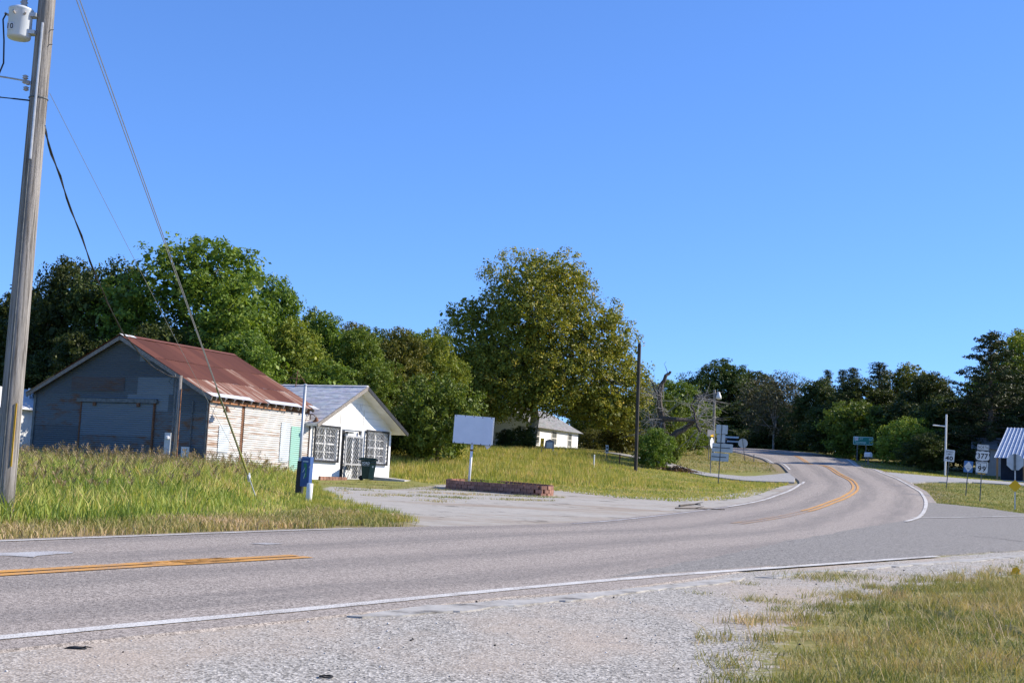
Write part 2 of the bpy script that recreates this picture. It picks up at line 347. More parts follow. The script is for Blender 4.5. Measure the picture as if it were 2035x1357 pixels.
# ------------------------------------------------------------------ mesh builder
class MB:
    def __init__(s): s.v = []; s.f = []
    def add(s, vs, fs):
        k = len(s.v); s.v += [tuple(p) for p in vs]; s.f += [tuple(i + k for i in f) for f in fs]; return s
    def box(s, x0, x1, y0, y1, z0, z1):
        return s.add([(x0, y0, z0), (x1, y0, z0), (x1, y1, z0), (x0, y1, z0), (x0, y0, z1), (x1, y0, z1), (x1, y1, z1), (x0, y1, z1)],
                     [(3, 2, 1, 0), (4, 5, 6, 7), (0, 1, 5, 4), (1, 2, 6, 5), (2, 3, 7, 6), (3, 0, 4, 7)])
    def beam(s, a, b, w, h, up=(0, 0, 1)):
        a, b = Vector(a), Vector(b); d = (b - a).normalized(); u = Vector(up)
        if abs(d.dot(u)) > .98: u = Vector((0, 1, 0))
        x = d.cross(u).normalized(); u = x.cross(d).normalized(); x *= w / 2; u *= h / 2
        return s.add([a - x - u, a + x - u, a + x + u, a - x + u, b - x - u, b + x - u, b + x + u, b - x + u],
                     [(0, 1, 2, 3), (7, 6, 5, 4), (0, 4, 5, 1), (1, 5, 6, 2), (2, 6, 7, 3), (3, 7, 4, 0)])
    def tube(s, pts, rad, n=8, cap=True):
        pts = [Vector(p) for p in pts]; N = len(pts)
        if not hasattr(rad, '__len__'): rad = [rad] * N
        vs, fs = [], []; ref = None
        for i, p in enumerate(pts):
            d = (pts[min(i + 1, N - 1)] - pts[max(i - 1, 0)]).normalized()
            if ref is None:
                ref = Vector((0, 0, 1)) if abs(d.z) < .9 else Vector((1, 0, 0))
            x = d.cross(ref).normalized(); y = d.cross(x).normalized(); ref = -y if False else ref
            for k in range(n):
                t = 2 * math.pi * k / n; vs.append(p + x * (rad[i] * math.cos(t)) + y * (rad[i] * math.sin(t)))
        for i in range(N - 1):
            for k in range(n):
                a = i * n + k; b = i * n + (k + 1) % n; fs.append((a, b, b + n, a + n))
        if cap: fs.append(tuple(range(n - 1, -1, -1))); fs.append(tuple(range((N - 1) * n, N * n)))
        return s.add(vs, fs)
    def prism(s, poly, y0, y1):
        """polygon in local xz, extruded along y"""
        n = len(poly); vs = [(x, y0, z) for x, z in poly] + [(x, y1, z) for x, z in poly]
        fs = [tuple(range(n)), tuple(range(2 * n - 1, n - 1, -1))] + [(i, i + n, (i + 1) % n + n, (i + 1) % n) for i in range(n)]
        return s.add(vs, fs)
    def lathe(s, prof, n=16, c=(0, 0, 0)):
        vs, fs = [], []
        for r, z in prof:
            for k in range(n):
                t = 2 * math.pi * k / n; vs.append((c[0] + r * math.cos(t), c[1] + r * math.sin(t), c[2] + z))
        for i in range(len(prof) - 1):
            for k in range(n):
                a = i * n + k; b = i * n + (k + 1) % n; fs.append((a, b, b + n, a + n))
        fs.append(tuple(range(n - 1, -1, -1))); fs.append(tuple(range((len(prof) - 1) * n, len(prof) * n)))
        return s.add(vs, fs)
    def build(s, name, mat, parent=None, smooth=False, loc=None):
        me = bpy.data.meshes.new(name); me.from_pydata(s.v, [], s.f); me.update()
        return link(name, me, mat, parent, smooth, loc)
def link(name, me, mat, parent=None, smooth=False, loc=None):
    if mat and not me.materials: me.materials.append(MAT[mat])
    if smooth: me.polygons.foreach_set('use_smooth', [True] * len(me.polygons))
    o = bpy.data.objects.new(name, me); COL.objects.link(o)
    if parent: o.parent = parent
    if loc is not None: o.location = loc
    return o
def tag(o, label=None, cat=None, group=None, kind=None):
    if label: o['label'] = label
    if cat: o['category'] = cat
    if group: o['group'] = group
    if kind: o['kind'] = kind
    return o
def thing(name, label, cat, loc, rotz=0, lean=0, group=None):
    o = bpy.data.objects.new(name, None); COL.objects.link(o); o.empty_display_size = .3
    o.location = loc; o.rotation_euler = (0, lean, rotz); tag(o, label, cat, group); return o

def text_mesh(txt, w, h, bold=0.0):
    """lettering as a flat mesh in local xz, centred, w by h metres"""
    cu = bpy.data.curves.new('lettering', 'FONT'); cu.body = txt; cu.align_x = 'CENTER'; cu.resolution_u = 3; cu.offset = bold; cu.space_character = 1.08
    o = bpy.data.objects.new('lettering', cu); COL.objects.link(o)
    dg = bpy.context.evaluated_depsgraph_get(); me = bpy.data.meshes.new_from_object(o.evaluated_get(dg))
    bpy.data.objects.remove(o); bpy.data.curves.remove(cu)
    n = len(me.vertices); a = np.zeros(n * 3); me.vertices.foreach_get('co', a); a = a.reshape(-1, 3)
    lo, hi = a[:, :2].min(0), a[:, :2].max(0); q = (a[:, :2] - (lo + hi) / 2) / (hi - lo) * np.array([w, h])
    b = np.stack([q[:, 0], np.zeros(n), q[:, 1]], 1); me.vertices.foreach_set('co', b.ravel()); me.materials.clear(); me.update(); return me
TXT = {k: text_mesh(*a) for k, a in {
    'NORTH': ('NORTH', .50, .16, .012), '377': ('377', .56, .30, .02), '99': ('99', .42, .30, .02), 'SPEED': ('SPEED', .44, .10, .01), 'LIMIT': ('LIMIT', .36, .10, .01),
    '40': ('40', .46, .27, .03), 'JCT': ('JCT', .36, .20, .01), 'Tish': ('Tishomingo', 1.12, .26, .01), 'n12': ('12', .24, .2, .01), 'n13': ('13', .24, .2, .01), '10': ('10', .10, .10, .01),
    'SORD': ('SORD', .36, .12, .03), 'small': ('SORD.ORG', .34, .045, .01), '377s': ('377', .26, .14, .02)}.items()}
def letters(key, mat, parent, loc, rotz=0):
    o = link('lettering', TXT[key].copy(), mat, parent, loc=loc); o.rotation_euler = (0, 0, rotz); return o

# ------------------------------------------------------------------ polygon helpers
def cr(pts, step):
    """Catmull-Rom through points, resampled to about step"""
    pts = [np.array(p[:2], float) for p in pts]; pts = [2 * pts[0] - pts[1]] + pts + [2 * pts[-1] - pts[-2]]
    out = []
    for i in range(1, len(pts) - 2):
        p0, p1, p2, p3 = pts[i - 1:i + 3]; n = max(1, int(np.linalg.norm(p2 - p1) / step))
        for k in range(n):
            t = k / n
            out.append(.5 * ((2 * p1) + (-p0 + p2) * t + (2 * p0 - 5 * p1 + 4 * p2 - p3) * t * t + (-p0 + 3 * p1 - 3 * p2 + p3) * t ** 3))
    out.append(pts[-2]); return np.array(out)
def resample(a, n):
    d = np.concatenate([[0], np.cumsum(np.linalg.norm(np.diff(a, axis=0), axis=1))]); t = np.linspace(0, d[-1], n)
    return np.stack([np.interp(t, d, a[:, 0]), np.interp(t, d, a[:, 1])], 1)
def inside(poly, X, Y):
    r = np.zeros(X.shape, bool); n = len(poly)
    for i in range(n):
        x0, y0 = poly[i]; x1, y1 = poly[(i + 1) % n]
        if y0 == y1: continue
        c = ((y0 > Y) != (y1 > Y)) & (X < (x1 - x0) * (Y - y0) / (y1 - y0) + x0); r ^= c
    return r
def sdist(poly, X, Y):
    d = np.full(X.shape, 1e9); n = len(poly)
    for i in range(n):
        a = np.array(poly[i]); b = np.array(poly[(i + 1) % n]); e = b - a; L = max((e ** 2).sum(), 1e-9)
        t = np.clip(((X - a[0]) * e[0] + (Y - a[1]) * e[1]) / L, 0, 1)
        d = np.minimum(d, np.hypot(X - a[0] - t * e[0], Y - a[1] - t * e[1]))
    return np.where(inside(poly, X, Y), d, -d)
def far_lift(Y): return .07 * np.clip((np.asarray(Y) - 48) / 30, 0, 1)
def pw(lst):
    """[(px,py)] or [(px,None,depth)] to world xy"""
    r = []
    for q in lst:
        p = G(q[0], q[1]) if len(q) == 2 else gp(q[0], q[2]); r.append((p.x, p.y))
    return r
def sheet(name, poly, dz, mat, res=1.0, jit=0.0, parent=None, bump=0.0, skirt=True):
    poly = np.array(poly); pts = []
    for i in range(len(poly)):
        a, b = poly[i], poly[(i + 1) % len(poly)]; n = max(1, int(np.linalg.norm(b - a) / max(res * .5, .05)))
        for k in range(n): pts.append(a + (b - a) * k / n + rng.normal(0, jit, 2))
    nb = len(pts); edges = [(i, (i + 1) % nb) for i in range(nb)]
    lo, hi = poly.min(0), poly.max(0)
    X, Y = np.meshgrid(np.arange(lo[0], hi[0], res), np.arange(lo[1], hi[1], res)); sd = sdist(np.array(pts), X, Y)
    k = sd > res * .4; pts += list(np.stack([X[k], Y[k]], 1))
    vs, es, fs, *_ = delaunay_2d_cdt([Vector(p) for p in pts], edges, [], 1, 1e-5)
    a = np.array([tuple(v) for v in vs]); z = gz(a[:, 0], a[:, 1]) + dz + far_lift(a[:, 1]) + (rng.normal(0, bump, len(a)) if bump else 0)
    VV = [(x, y, c) for (x, y), c in zip(a, z)]; FF = [tuple(f) for f in fs]
    if skirt:
        cnt = {}
        for f in FF:
            for i in range(3): e = (f[i], f[(i + 1) % 3]); cnt[tuple(sorted(e))] = cnt.get(tuple(sorted(e)), 0) + 1
        low = {}
        for (p, q), c in cnt.items():
            if c == 1:
                for k in (p, q):
                    if k not in low: low[k] = len(VV); VV.append((VV[k][0], VV[k][1], VV[k][2] - .10))
                FF.append((p, q, low[q], low[p]))
    me = bpy.data.meshes.new(name); me.from_pydata(VV, [], FF); me.update()
    return link(name, me, mat, parent)
def ribbon(name, L, Rr, dz, mat, m=6, parent=None, skirt=False):
    n = len(L); t = np.linspace(0, 1, m + 1); V = L[:, None, :] * (1 - t)[None, :, None] + Rr[:, None, :] * t[None, :, None]
    z = gz(V[..., 0], V[..., 1]) + dz + far_lift(V[..., 1])
    if skirt:
        e = (Rr - L) / np.linalg.norm(Rr - L, axis=1)[:, None] * .10
        V = np.concatenate([(L - e)[:, None], V, (Rr + e)[:, None]], 1); z = np.concatenate([gz(*(L - e).T)[:, None] - .03, z, gz(*(Rr + e).T)[:, None] - .03], 1); t = np.concatenate([[0], t, [1]]); m += 2
    me = bpy.data.meshes.new(name)
    vs = np.concatenate([V, z[..., None]], 2).reshape(-1, 3); w = m + 1
    fs = [(i * w + k, i * w + k + 1, (i + 1) * w + k + 1, (i + 1) * w + k) for i in range(n - 1) for k in range(m)]
    me.from_pydata(vs.tolist(), [], fs); me.update()
    uv = me.uv_layers.new(name='UVMap'); d = np.concatenate([[0], np.cumsum(np.linalg.norm(np.diff(L, axis=0), axis=1))])
    li = np.zeros(len(me.loops), int); me.loops.foreach_get('vertex_index', li)
    uv.data.foreach_set('uv', np.stack([t[li % w], d[li // w]], 1).ravel())
    return link(name, me, mat, parent)
def stripe(name, line, width, dz, mat, parent=None, off=0.0):
    d = np.gradient(line, axis=0); d /= np.linalg.norm(d, axis=1)[:, None]; nrm = np.stack([d[:, 1], -d[:, 0]], 1)
    wob = (1 + rng.normal(0, .05, len(line)))[:, None]
    return ribbon(name, line + nrm * (off - width / 2 * wob), line + nrm * (off + width / 2 * wob), dz, mat, 1, parent)

# ------------------------------------------------------------------ road layout (world xy)
far_line = pw([(0, 1078), (400, 1063), (700, 1052.5), (1100, 1044), (1300, 1027), (1480, 1003), (1540, 988), (1578, 973), (1598, 960)])
far_line2 = pw([(1570, 936), (1530, 918), (1498, 906.5), (1455, 896.5), (1400, None, 168), (1330, None, 176), (1150, None, 184)])
d0 = np.array(far_line[0]) - np.array(far_line[1]); d0 /= np.linalg.norm(d0)
FL = cr([tuple(np.array(far_line[0]) + d0 * 45)] + far_line, 1.0)
LEFT_ALL = cr([tuple(np.array(far_line[0]) + d0 * 45)] + far_line + far_line2, 1.0)
yl = pw([(0, 1143), (300, 1125), (600, 1108), (830, 1096), (1150, 1075), (1400, 1050), (1540, 1030), (1600, 1017), (1645, 1003), (1681, 989), (1699, 976), (1698, 965), (1688, 955), (1662, 941), (1630, 926), (1590, 911.5), (1540, 901.5), (1470, None, 170), (1400, None, 181), (1200, None, 196)])
YL = cr([tuple(np.array(yl[0]) + d0 * 45)] + yl, 1.0)
near_line = pw([(0, 1272), (300, 1243), (620, 1213), (1000, 1175), (1300, 1148), (1600, 1126), (1862, 1107)])
d1 = np.array(near_line[0]) - np.array(near_line[1]); d1 /= np.linalg.norm(d1)
NL = cr([tuple(np.array(near_line[0]) + d1 * 40)] + near_line, .8)
right_line = pw([(1800, 1038), (1826, 1029), (1840, 1007), (1836, 990), (1820, 975), (1785, 955), (1740, 936), (1690, 919), (1640, 906.5), (1575, 897.5), (1500, None, 176), (1420, None, 190), (1250, None, 204)])
RL = cr(right_line, 1.0)
right_edge = [tuple(np.array(near_line[0]) + d1 * 40)] + near_line[:5] + [tuple((np.array(near_line[5]) + np.array(right_line[1])) / 2 + np.array((.6, -.5)))] + right_line[1:]
RE = cr(right_edge, 1.0)

def offset(a, o):
    d = np.gradient(a, axis=0); d /= np.linalg.norm(d, axis=1)[:, None]; return a + np.stack([d[:, 1], -d[:, 0]], 1) * o
nst = 260
HL = offset(resample(LEFT_ALL, nst), -.30); HR = offset(resample(RE, nst), .45)
HR = HR + rng.normal(0, .03, HR.shape)
ROADP = np.concatenate([HL, HR[::-1]])

# polygons of the ground
side_road = pw([(1210, 1149), (1500, 1128), (1700, 1117), (1862, 1105), (2035, 1094), (2500, 1070), (2500, 1040), (2035, 1021.5), (1960, 1011), (1900, 1005), (1843, 1000), (1836, 1020), (1818, 1032), (1700, 1052), (1560, 1078), (1400, 1112)])
lot = pw([(845, 1049), (800, 1032), (700, 1008), (640, 988), (632, 976), (660, 966), (780, 973), (880, 962), (960, 962), (1100, 972), (1220, 983), (1330, 990), (1440, 984), (1540, 968), (1585, 960), (1588, 975), (1480, 1006), (1300, 1032), (1100, 1049)])
side_street = pw([(1578, None, 83), (1480, None, 84), (1400, None, 87), (1290, None, 96), (1200, None, 104), (1200, None, 107.5), (1290, None, 99.5), (1400, None, 91), (1480, None, 89), (1582, None, 94)])
drive_right = pw([(1790, None, 84), (1850, None, 87), (1950, None, 89), (2200, None, 90), (2200, None, 96), (1950, None, 94), (1850, None, 94), (1760, None, 96)])
right_grass = pw([(1440, 1400), (1500, 1340), (1530, 1290), (1560, 1245), (1640, 1215), (1700, 1195), (1850, 1160), (2035, 1138), (2500, 1090), (2900, 1200), (2300, 1500)])
near_lot = [tuple(np.array(near_line[0]) + d1 * 40)] + near_line + pw([(2035, 1092), (2500, 1060)]) + [(40, 10), (30, -20), (-60, -30)]

# ------------------------------------------------------------------ ground mesh
def stepped(*segs):
    a = [];
    for lo, hi, st in segs: a += list(np.arange(lo, hi, st))
    return np.array(a + [segs[-1][1]])
gx = stepped((-3000, -400, 400), (-400, -40, 20), (-40, -14, 1.0), (-14, 3.6, .35), (3.6, 6.2, .07), (6.2, 32, .35), (32, 62, 1.5), (62, 400, 16), (400, 3000, 400))
gy = stepped((-600, -40, 80), (-40, 4, 4), (4, 12, .35), (12, 15, .14), (15, 62, .35), (62, 192, 1.0), (192, 420, 12), (420, 3600, 400))
GX, GY = np.meshgrid(gx, gy); GZ = gz(GX, GY)
# ground sinks a little under the paved sheets so that these lie clear of it
me = bpy.data.meshes.new('ground'); W = len(gx); H = len(gy)
idx = np.arange(W * H).reshape(H, W)
fs = np.stack([idx[:-1, :-1], idx[:-1, 1:], idx[1:, 1:], idx[1:, :-1]], -1).reshape(-1, 4)
near_rel = ((GX > -16) & (GX < 30) & (GY > 4) & (GY < 24))
vs = np.stack([GX, GY, GZ], -1).reshape(-1, 3)
me.from_pydata(vs.tolist(), [], fs.tolist()); me.update()
sm = lambda d, w: np.clip(.5 + d / w, 0, 1)
M_gravel = np.minimum(sm(sdist(near_lot, GX, GY), 1.2), 1 - sm(sdist(right_grass, GX, GY), 2.2))
M_lot = sm(sdist(lot, GX, GY), 2.6)
M_dry = np.clip(1 - np.abs(sdist(ROADP[::4], GX, GY) + .5) / 1.6, 0, 1) * .9 + .35 * ((GY > 95) & (GX > 5)) + .30 * inside(right_grass, GX, GY)
for nm, A in (('gravel', M_gravel), ('lot', M_lot), ('dry', np.clip(M_dry, 0, 1))):
    at = me.attributes.new(nm, 'FLOAT', 'POINT'); at.data.foreach_set('value', A.ravel().astype(np.float32))
me.polygons.foreach_set('use_smooth', [True] * len(me.polygons))
ground = link('ground', me, 'ground_surface'); tag(ground, 'grass and gravel ground rising gently away from the road', kind='structure')

# ------------------------------------------------------------------ roads and markings
highway = tag(ribbon('highway', HL, HR, .018, 'asphalt_pink', 10, skirt=True), 'pinkish grey chip seal highway curving left uphill', kind='structure')
tag(sheet('side_road', side_road, .021, 'asphalt_dark', 1.0, .04), 'dark asphalt side road joining the highway', kind='structure')
tag(sheet('side_street', side_street, .014, 'asphalt_pale', 1.2, .05), 'narrow pale side street crossing the grass', kind='structure')
tag(sheet('driveway', drive_right, .014, 'asphalt_pale', 1.2, .08), 'pale gravel driveway beside the road signs', kind='structure')
def sub(line, a, b):
    k = [i for i in range(len(line)) if a <= proj((*line[i], g(*line[i])))[0] <= b and line[i][1] > 3]
    return line[k[0]:k[-1] + 1]
def mark(name, line, w, mat, off=0.0, dz=.028):
    if line[:, 1].mean() > 45: dz = .040
    return stripe(name, line, w, dz, mat, highway, off)
mark('edge_line', resample(NL, 220), .18, 'line_white', dz=.025)
mark('edge_line', resample(FL[:[i for i in range(len(FL)) if FL[i][1] < 25][-1]], 80), .12, 'line_white')
fl2 = FL[[i for i in range(len(FL)) if FL[i][1] > 29][0]:]
mark('edge_line', resample(fl2[:len(fl2) // 3], 30), .11, 'line_worn'); mark('edge_line', resample(fl2[len(fl2) // 3 - 1:], 60), .16, 'line_white')
mark('edge_line', resample(RL, 160), .15, 'line_white', dz=.030)
mark('edge_line', resample(cr(far_line2, 1.0), 90), .15, 'line_white')
i0 = [i for i in range(len(YL)) if YL[i][1] < 19.6][-1]; i1 = [i for i in range(len(YL)) if YL[i][1] > 33][0]; i2 = [i for i in range(len(YL)) if YL[i][1] > 45][0]
for off in (-.13, .13):
    mark('centre_line', resample(YL[:i0], 120), .19, 'line_yellow', off)
    mark('centre_line', resample(YL[i1:i2 + 1], 40), .11, 'line_yellow_worn', off)
    mark('centre_line', resample(YL[i2:], 160), .14, 'line_yellow', off)
stp = np.array(pw([(1812, 1030.5), (1900, 1029.5), (2035, 1027), (2300, 1022)])); mark('stop_line', resample(stp, 30), .14, 'line_white', dz=.030)
for poly, nm in ((pw([(-20, 1103), (60, 1099), (120, 1098), (150, 1102), (100, 1105), (60, 1110), (20, 1108), (-20, 1107)]), 'paint_spill'), (pw([(500, 1082), (530, 1081), (565, 1083), (530, 1084.5)]), 'paint_spill')):
    o = sheet(nm, poly, .025, 'spill_white', .3, .03, highway, skirt=False)
tl = np.array(pw([(1925, 1066), (1980, 1071), (2035, 1078), (2200, 1094)])); mark('tar_seam', resample(tl, 40), .05, 'tar', dz=.030)
def fbm(X, Y, s, seed):
    r = np.random.default_rng(seed); o = np.zeros_like(X); a = 1.0; tot = 0
    for k in range(4):
        for _ in range(3):
            th = r.uniform(0, 6.28); ph = r.uniform(0, 6.28); o = o + a * np.sin((X * math.cos(th) + Y * math.sin(th)) / s * 6.28 * r.uniform(.7, 1.3) + ph)
        tot += a * 1.7; s *= .5; a *= .6
    return o / tot

# broken pale asphalt along the near edge
for up_, lo_ in (([(690, 1226), (800, 1212), (850, 1205), (960, 1199), (1060, 1191), (1180, 1178), (1300, 1166), (1420, 1153), (1480, 1148)], [(1470, 1153), (1400, 1163), (1300, 1174), (1200, 1186), (1100, 1195), (1000, 1206), (900, 1214), (800, 1222), (720, 1229)]),
                 ([(1500, 1148), (1600, 1137), (1700, 1129), (1860, 1116), (2035, 1103)], [(2035, 1107), (1900, 1117), (1800, 1125), (1640, 1137), (1540, 1147)])):
    ub, lb = cr(pw(up_), .10), cr(pw(lo_), .10)
    ub = ub + np.stack([0 * ub[:, 0], .05 * fbm(ub[:, 0], 0 * ub[:, 0], .8, 3)], 1); lb = lb + np.stack([0 * lb[:, 0], .13 * fbm(lb[:, 0], 0 * lb[:, 0], 1.1, 8) - .05], 1)
    sheet('broken_edge', np.concatenate([ub, lb]), .016, 'broken_asphalt', .22, .004, highway, .002)

# ------------------------------------------------------------------ scattered small geometry (numpy)
def from_arrays(name, V, F, mat, v=None, parent=None):
    me = bpy.data.meshes.new(name); nf, k = F.shape
    me.vertices.add(len(V)); me.vertices.foreach_set('co', V.astype(np.float32).ravel())
    me.loops.add(nf * k); me.loops.foreach_set('vertex_index', F.astype(np.int32).ravel())
    me.polygons.add(nf); me.polygons.foreach_set('loop_start', np.arange(0, nf * k, k, dtype=np.int32)); me.polygons.foreach_set('loop_total', np.full(nf, k, np.int32))
    me.update(calc_edges=True)
    if v is not None:
        at = me.attributes.new('v', 'FLOAT', 'FACE'); at.data.foreach_set('value', v.astype(np.float32))
    return link(name, me, mat, parent)

def scatter(poly, n, avoid=()):
    poly = np.array(poly); lo, hi = poly.min(0), poly.max(0); X = rng.uniform(lo[0], hi[0], n); Y = rng.uniform(lo[1], hi[1], n)
    k = inside(poly, X, Y)
    for a in avoid: k &= ~inside(a, X, Y)
    return X[k], Y[k]
def density(poly): p = np.array(poly); return (p.max(0) - p.min(0)).prod()

def grass(name, label, poly, per_m2, h, w, mat, avoid=(), bias=0.0, bend=.5, seg=2, clump=.0, seed=1, keep=None):
    n = int(density(poly) * per_m2); X, Y = scatter(poly, n, avoid)
    if clump:
        f = fbm(X, Y, clump, seed); k = f + rng.normal(0, .25, len(X)) > -.15; X, Y = X[k], Y[k]
    if keep is not None: k = keep(X, Y); X, Y = X[k], Y[k]
    n = len(X); Z = gz(X, Y) - .02
    hh = (h(X, Y) if callable(h) else h) * rng.uniform(.45, 1.2, n); ww = w * rng.uniform(.6, 1.4, n)
    th = rng.uniform(0, 2 * np.pi, n); bd = hh * bend * rng.uniform(.2, 1.0, n)
    dx, dy = np.cos(th), np.sin(th); ax = rng.uniform(0, np.pi, n); sx, sy = np.cos(ax) * ww / 2, np.sin(ax) * ww / 2
    val = np.clip(.45 + .30 * fbm(X, Y, 5.0, seed + 5) + .15 * fbm(X, Y, 1.2, seed + 9) + (bias(X, Y) if callable(bias) else bias) + rng.normal(0, .17, n), 0, 1)
    B0 = np.stack([X - sx, Y - sy, Z], 1); B1 = np.stack([X + sx, Y + sy, Z], 1); T = np.stack([X + dx * bd, Y + dy * bd, Z + hh], 1)
    if seg == 1:
        V = np.stack([B0, B1, T], 1).reshape(-1, 3); F = np.arange(3 * n).reshape(n, 3); vv = val
    else:
        mx, my = X + dx * bd * .35, Y + dy * bd * .35; mz = Z + hh * .62
        M0 = np.stack([mx - sx * .8, my - sy * .8, mz], 1); M1 = np.stack([mx + sx * .8, my + sy * .8, mz], 1)
        V = np.stack([B0, B1, M1, M0, T], 1).reshape(-1, 3); b = np.arange(n)[:, None] * 5
        F = np.concatenate([b + np.array([[0, 1, 2]]), b + np.array([[0, 2, 3]]), b + np.array([[3, 2, 4]])], 0); vv = np.tile(val, 3)
    o = from_arrays(name, V, F, mat, vv); tag(o, label, 'grass', kind='stuff'); return X, Y, Z, hh

HWY = [tuple(p) for p in ROADP[::3]]; HWYW = [tuple(p) for p in np.concatenate([offset(HL, -.7), offset(HR, .5)[::-1]])[::3]]
tall = [(p.x, p.y) for p in (gp(-420, 20), gp(-200, 18.6), gp(0, 20.3), gp(300, 23.2), gp(520, 26.5), gp(590, 31), gp(612, 40), gp(600, 48), gp(612, 57.4), gp(405, 51.0), gp(70, 55), gp(20, 66), gp(-420, 66))]
barn_poly = [(p.x, p.y) for p in (gp(405, 51.2), gp(70, 55.2), gp(60, 75), gp(600, 75), gp(612, 58))]
d_tall = lambda X, Y: .15 + (.28 + .34 * np.clip((Y - 22) / 14, 0, 1)) * np.clip((-4.3 - .055 * Y - X) / 3.0, 0, 1) + .05 * fbm(X, Y, 4, 3) + .11 * np.maximum(fbm(X, Y, 1.7, 4), -.4) * np.clip((-5.3 - .055 * Y - X) / 3.0, 0, 1)
X, Y, Z, hh = grass('tall_grass', 'tall green grass overgrown in front of the barn', tall, 125, d_tall, .022, 'grass_tall', (HWY, barn_poly), lambda X, Y: .16 * np.clip((Y - 30) / 14, -.6, 1) - .05, .55, 2, 0, 11)
sel = (d_tall(X, Y) > .5) & (rng.uniform(0, 1, len(X)) < .028)
def panicles(name, label, X, Y, Z, H, mat):
    n = len(X); k = 15; V = []; lean = rng.normal(0, .13, (n, 2))
    t = rng.uniform(.0, 1, (n, k)); th = rng.uniform(0, 6.28, (n, k)); L = (.10 + .10 * (1 - t)) * rng.uniform(.6, 1.2, (n, k))
    top = H[:, None] * rng.uniform(1.15, 1.5, (n, 1)); z0 = top * .76 + top * .24 * t
    bx = X[:, None] + lean[:, :1] * z0; by = Y[:, None] + lean[:, 1:] * z0; bz = Z[:, None] + z0
    tx, ty, tz = bx + np.cos(th) * L * .7, by + np.sin(th) * L * .7, bz + L * .75
    wdt = .011; a = np.stack([bx, by, bz], -1); c = np.stack([tx, ty, tz], -1); s = np.stack([-np.sin(th) * wdt, np.cos(th) * wdt, np.zeros_like(th)], -1)
    V = np.stack([a, c - s, c + s], 2).reshape(-1, 3); F = np.arange(len(V)).reshape(-1, 3)
    st0 = np.stack([X, Y, Z], 1); st1 = np.stack([X + lean[:, 0] * top[:, 0], Y + lean[:, 1] * top[:, 0], Z + top[:, 0]], 1)
    e = np.array([.006, .003, 0]); V2 = np.stack([st0 - e, st0 + e, st1], 1).reshape(-1, 3); F2 = np.arange(len(V2)).reshape(-1, 3) + len(V)
    o = from_arrays(name, np.concatenate([V, V2]), np.concatenate([F, F2]), mat, np.clip(rng.normal(.5, .25, len(F) + len(F2)), 0, 1)); tag(o, label, 'grass', kind='stuff')
panicles('seed_heads', 'purplish brown seed heads standing above the tall grass', X[sel], Y[sel], Z[sel], hh[sel] * .55 + d_tall(X, Y)[sel] * .45, 'seed_head')

grass('coarse_grass', 'broad bright blades of coarse grass standing in clumps', tall, 26, lambda X, Y: d_tall(X, Y) * 1.12, .045, 'grass_tall', (HWY, barn_poly), -.12, .9, 2, 1.6, 14, keep=lambda X, Y: d_tall(X, Y) > .3)
verge = [(p.x, p.y) for p in (gp(-420, 13.5), gp(0, 17.4), gp(400, 20.6), gp(700, 23.8), gp(830, 25.5), gp(800, 29), gp(620, 31), gp(560, 27.5), gp(300, 24), gp(0, 21.2), gp(-420, 21))]
ragged = lambda poly: (lambda X, Y: sdist(poly, X, Y) + 1.1 * fbm(X, Y, 1.6, 19) * (X > -5) + rng.normal(0, .12, len(X)) > .38 * (X > -5) - .1)
grass('verge_grass', 'short brownish grass along the road edge', verge, 360, .17, .016, 'grass_short', (HWY,), .10, .8, 2, 0, 21, keep=ragged(verge))
lawn = [(p.x, p.y) for p in (gp(560, 28), gp(760, 26.2), gp(840, 27), gp(800, 31), gp(690, 37), gp(640, 43), gp(632, 52), gp(600, 57), gp(598, 44), gp(585, 36))]
grass('lawn_grass', 'short green grass beside the paved lot', lawn, 330, .16, .018, 'grass_field', (HWY,), -.15, .7, 1, 0, 31, keep=ragged(lawn))
patchy = [(p.x, p.y) for p in (gp(640, 50), gp(690, 40), gp(880, 38), gp(1000, 42), gp(1130, 45), gp(1120, 50), gp(880, 54), gp(790, 60), gp(640, 58))]
grass('lot_weeds', 'low patchy weeds growing through the paved lot', patchy, 220, .09, .022, 'grass_short', (HWY,), .05, .8, 1, 2.6, 41, keep=lambda X, Y: fbm(X, Y, 3.5, 77) > .22)
field = [(p.x, p.y) for p in (gp(776, 66), gp(860, 59.5), gp(1000, 57), gp(1110, 56), gp(1230, 51), gp(1340, 50), gp(1440, 54), gp(1540, 63), gp(1590, 72), gp(1580, 83), gp(1400, 88), gp(1280, 97), gp(1150, 104), gp(780, 100))]
h_field = lambda X, Y: .10 + .34 * np.clip((Y - 60) / 8, 0, 1) * np.clip((9.5 - X) / 4, .1, 1)
grass('field_grass', 'yellow green meadow grass behind the brick planter', field, 75, h_field, .045, 'grass_field', (HWYW, [tuple(p) for p in side_street]), .02, .5, 1, 0, 51)
hill = [(p.x, p.y) for p in (gp(780, 98), gp(1150, 104), gp(1290, 100), gp(1400, 92), gp(1580, 95), gp(1560, 104), gp(1480, 135), gp(1400, 160), gp(1200, 165), gp(780, 125))]
grass('hillside_grass', 'dry mown grass on the rise below the trees', hill, 26, .16, .06, 'grass_short', (HWYW, [tuple(p) for p in side_street]), .06, .6, 1, 0, 61)
island = [(p.x, p.y) for p in (gp(1845, 60.5), gp(1900, 60), gp(1960, 58.5), gp(2035, 55.5), gp(2300, 48), gp(2300, 90), gp(1950, 89), gp(1850, 86.5), gp(1795, 83), gp(1826, 73))]
grass('corner_grass', 'mown green grass around the road sign posts', island, 85, .11, .04, 'grass_short', (HWY, [tuple(p) for p in drive_right]), -.10, .7, 1, 0, 71)
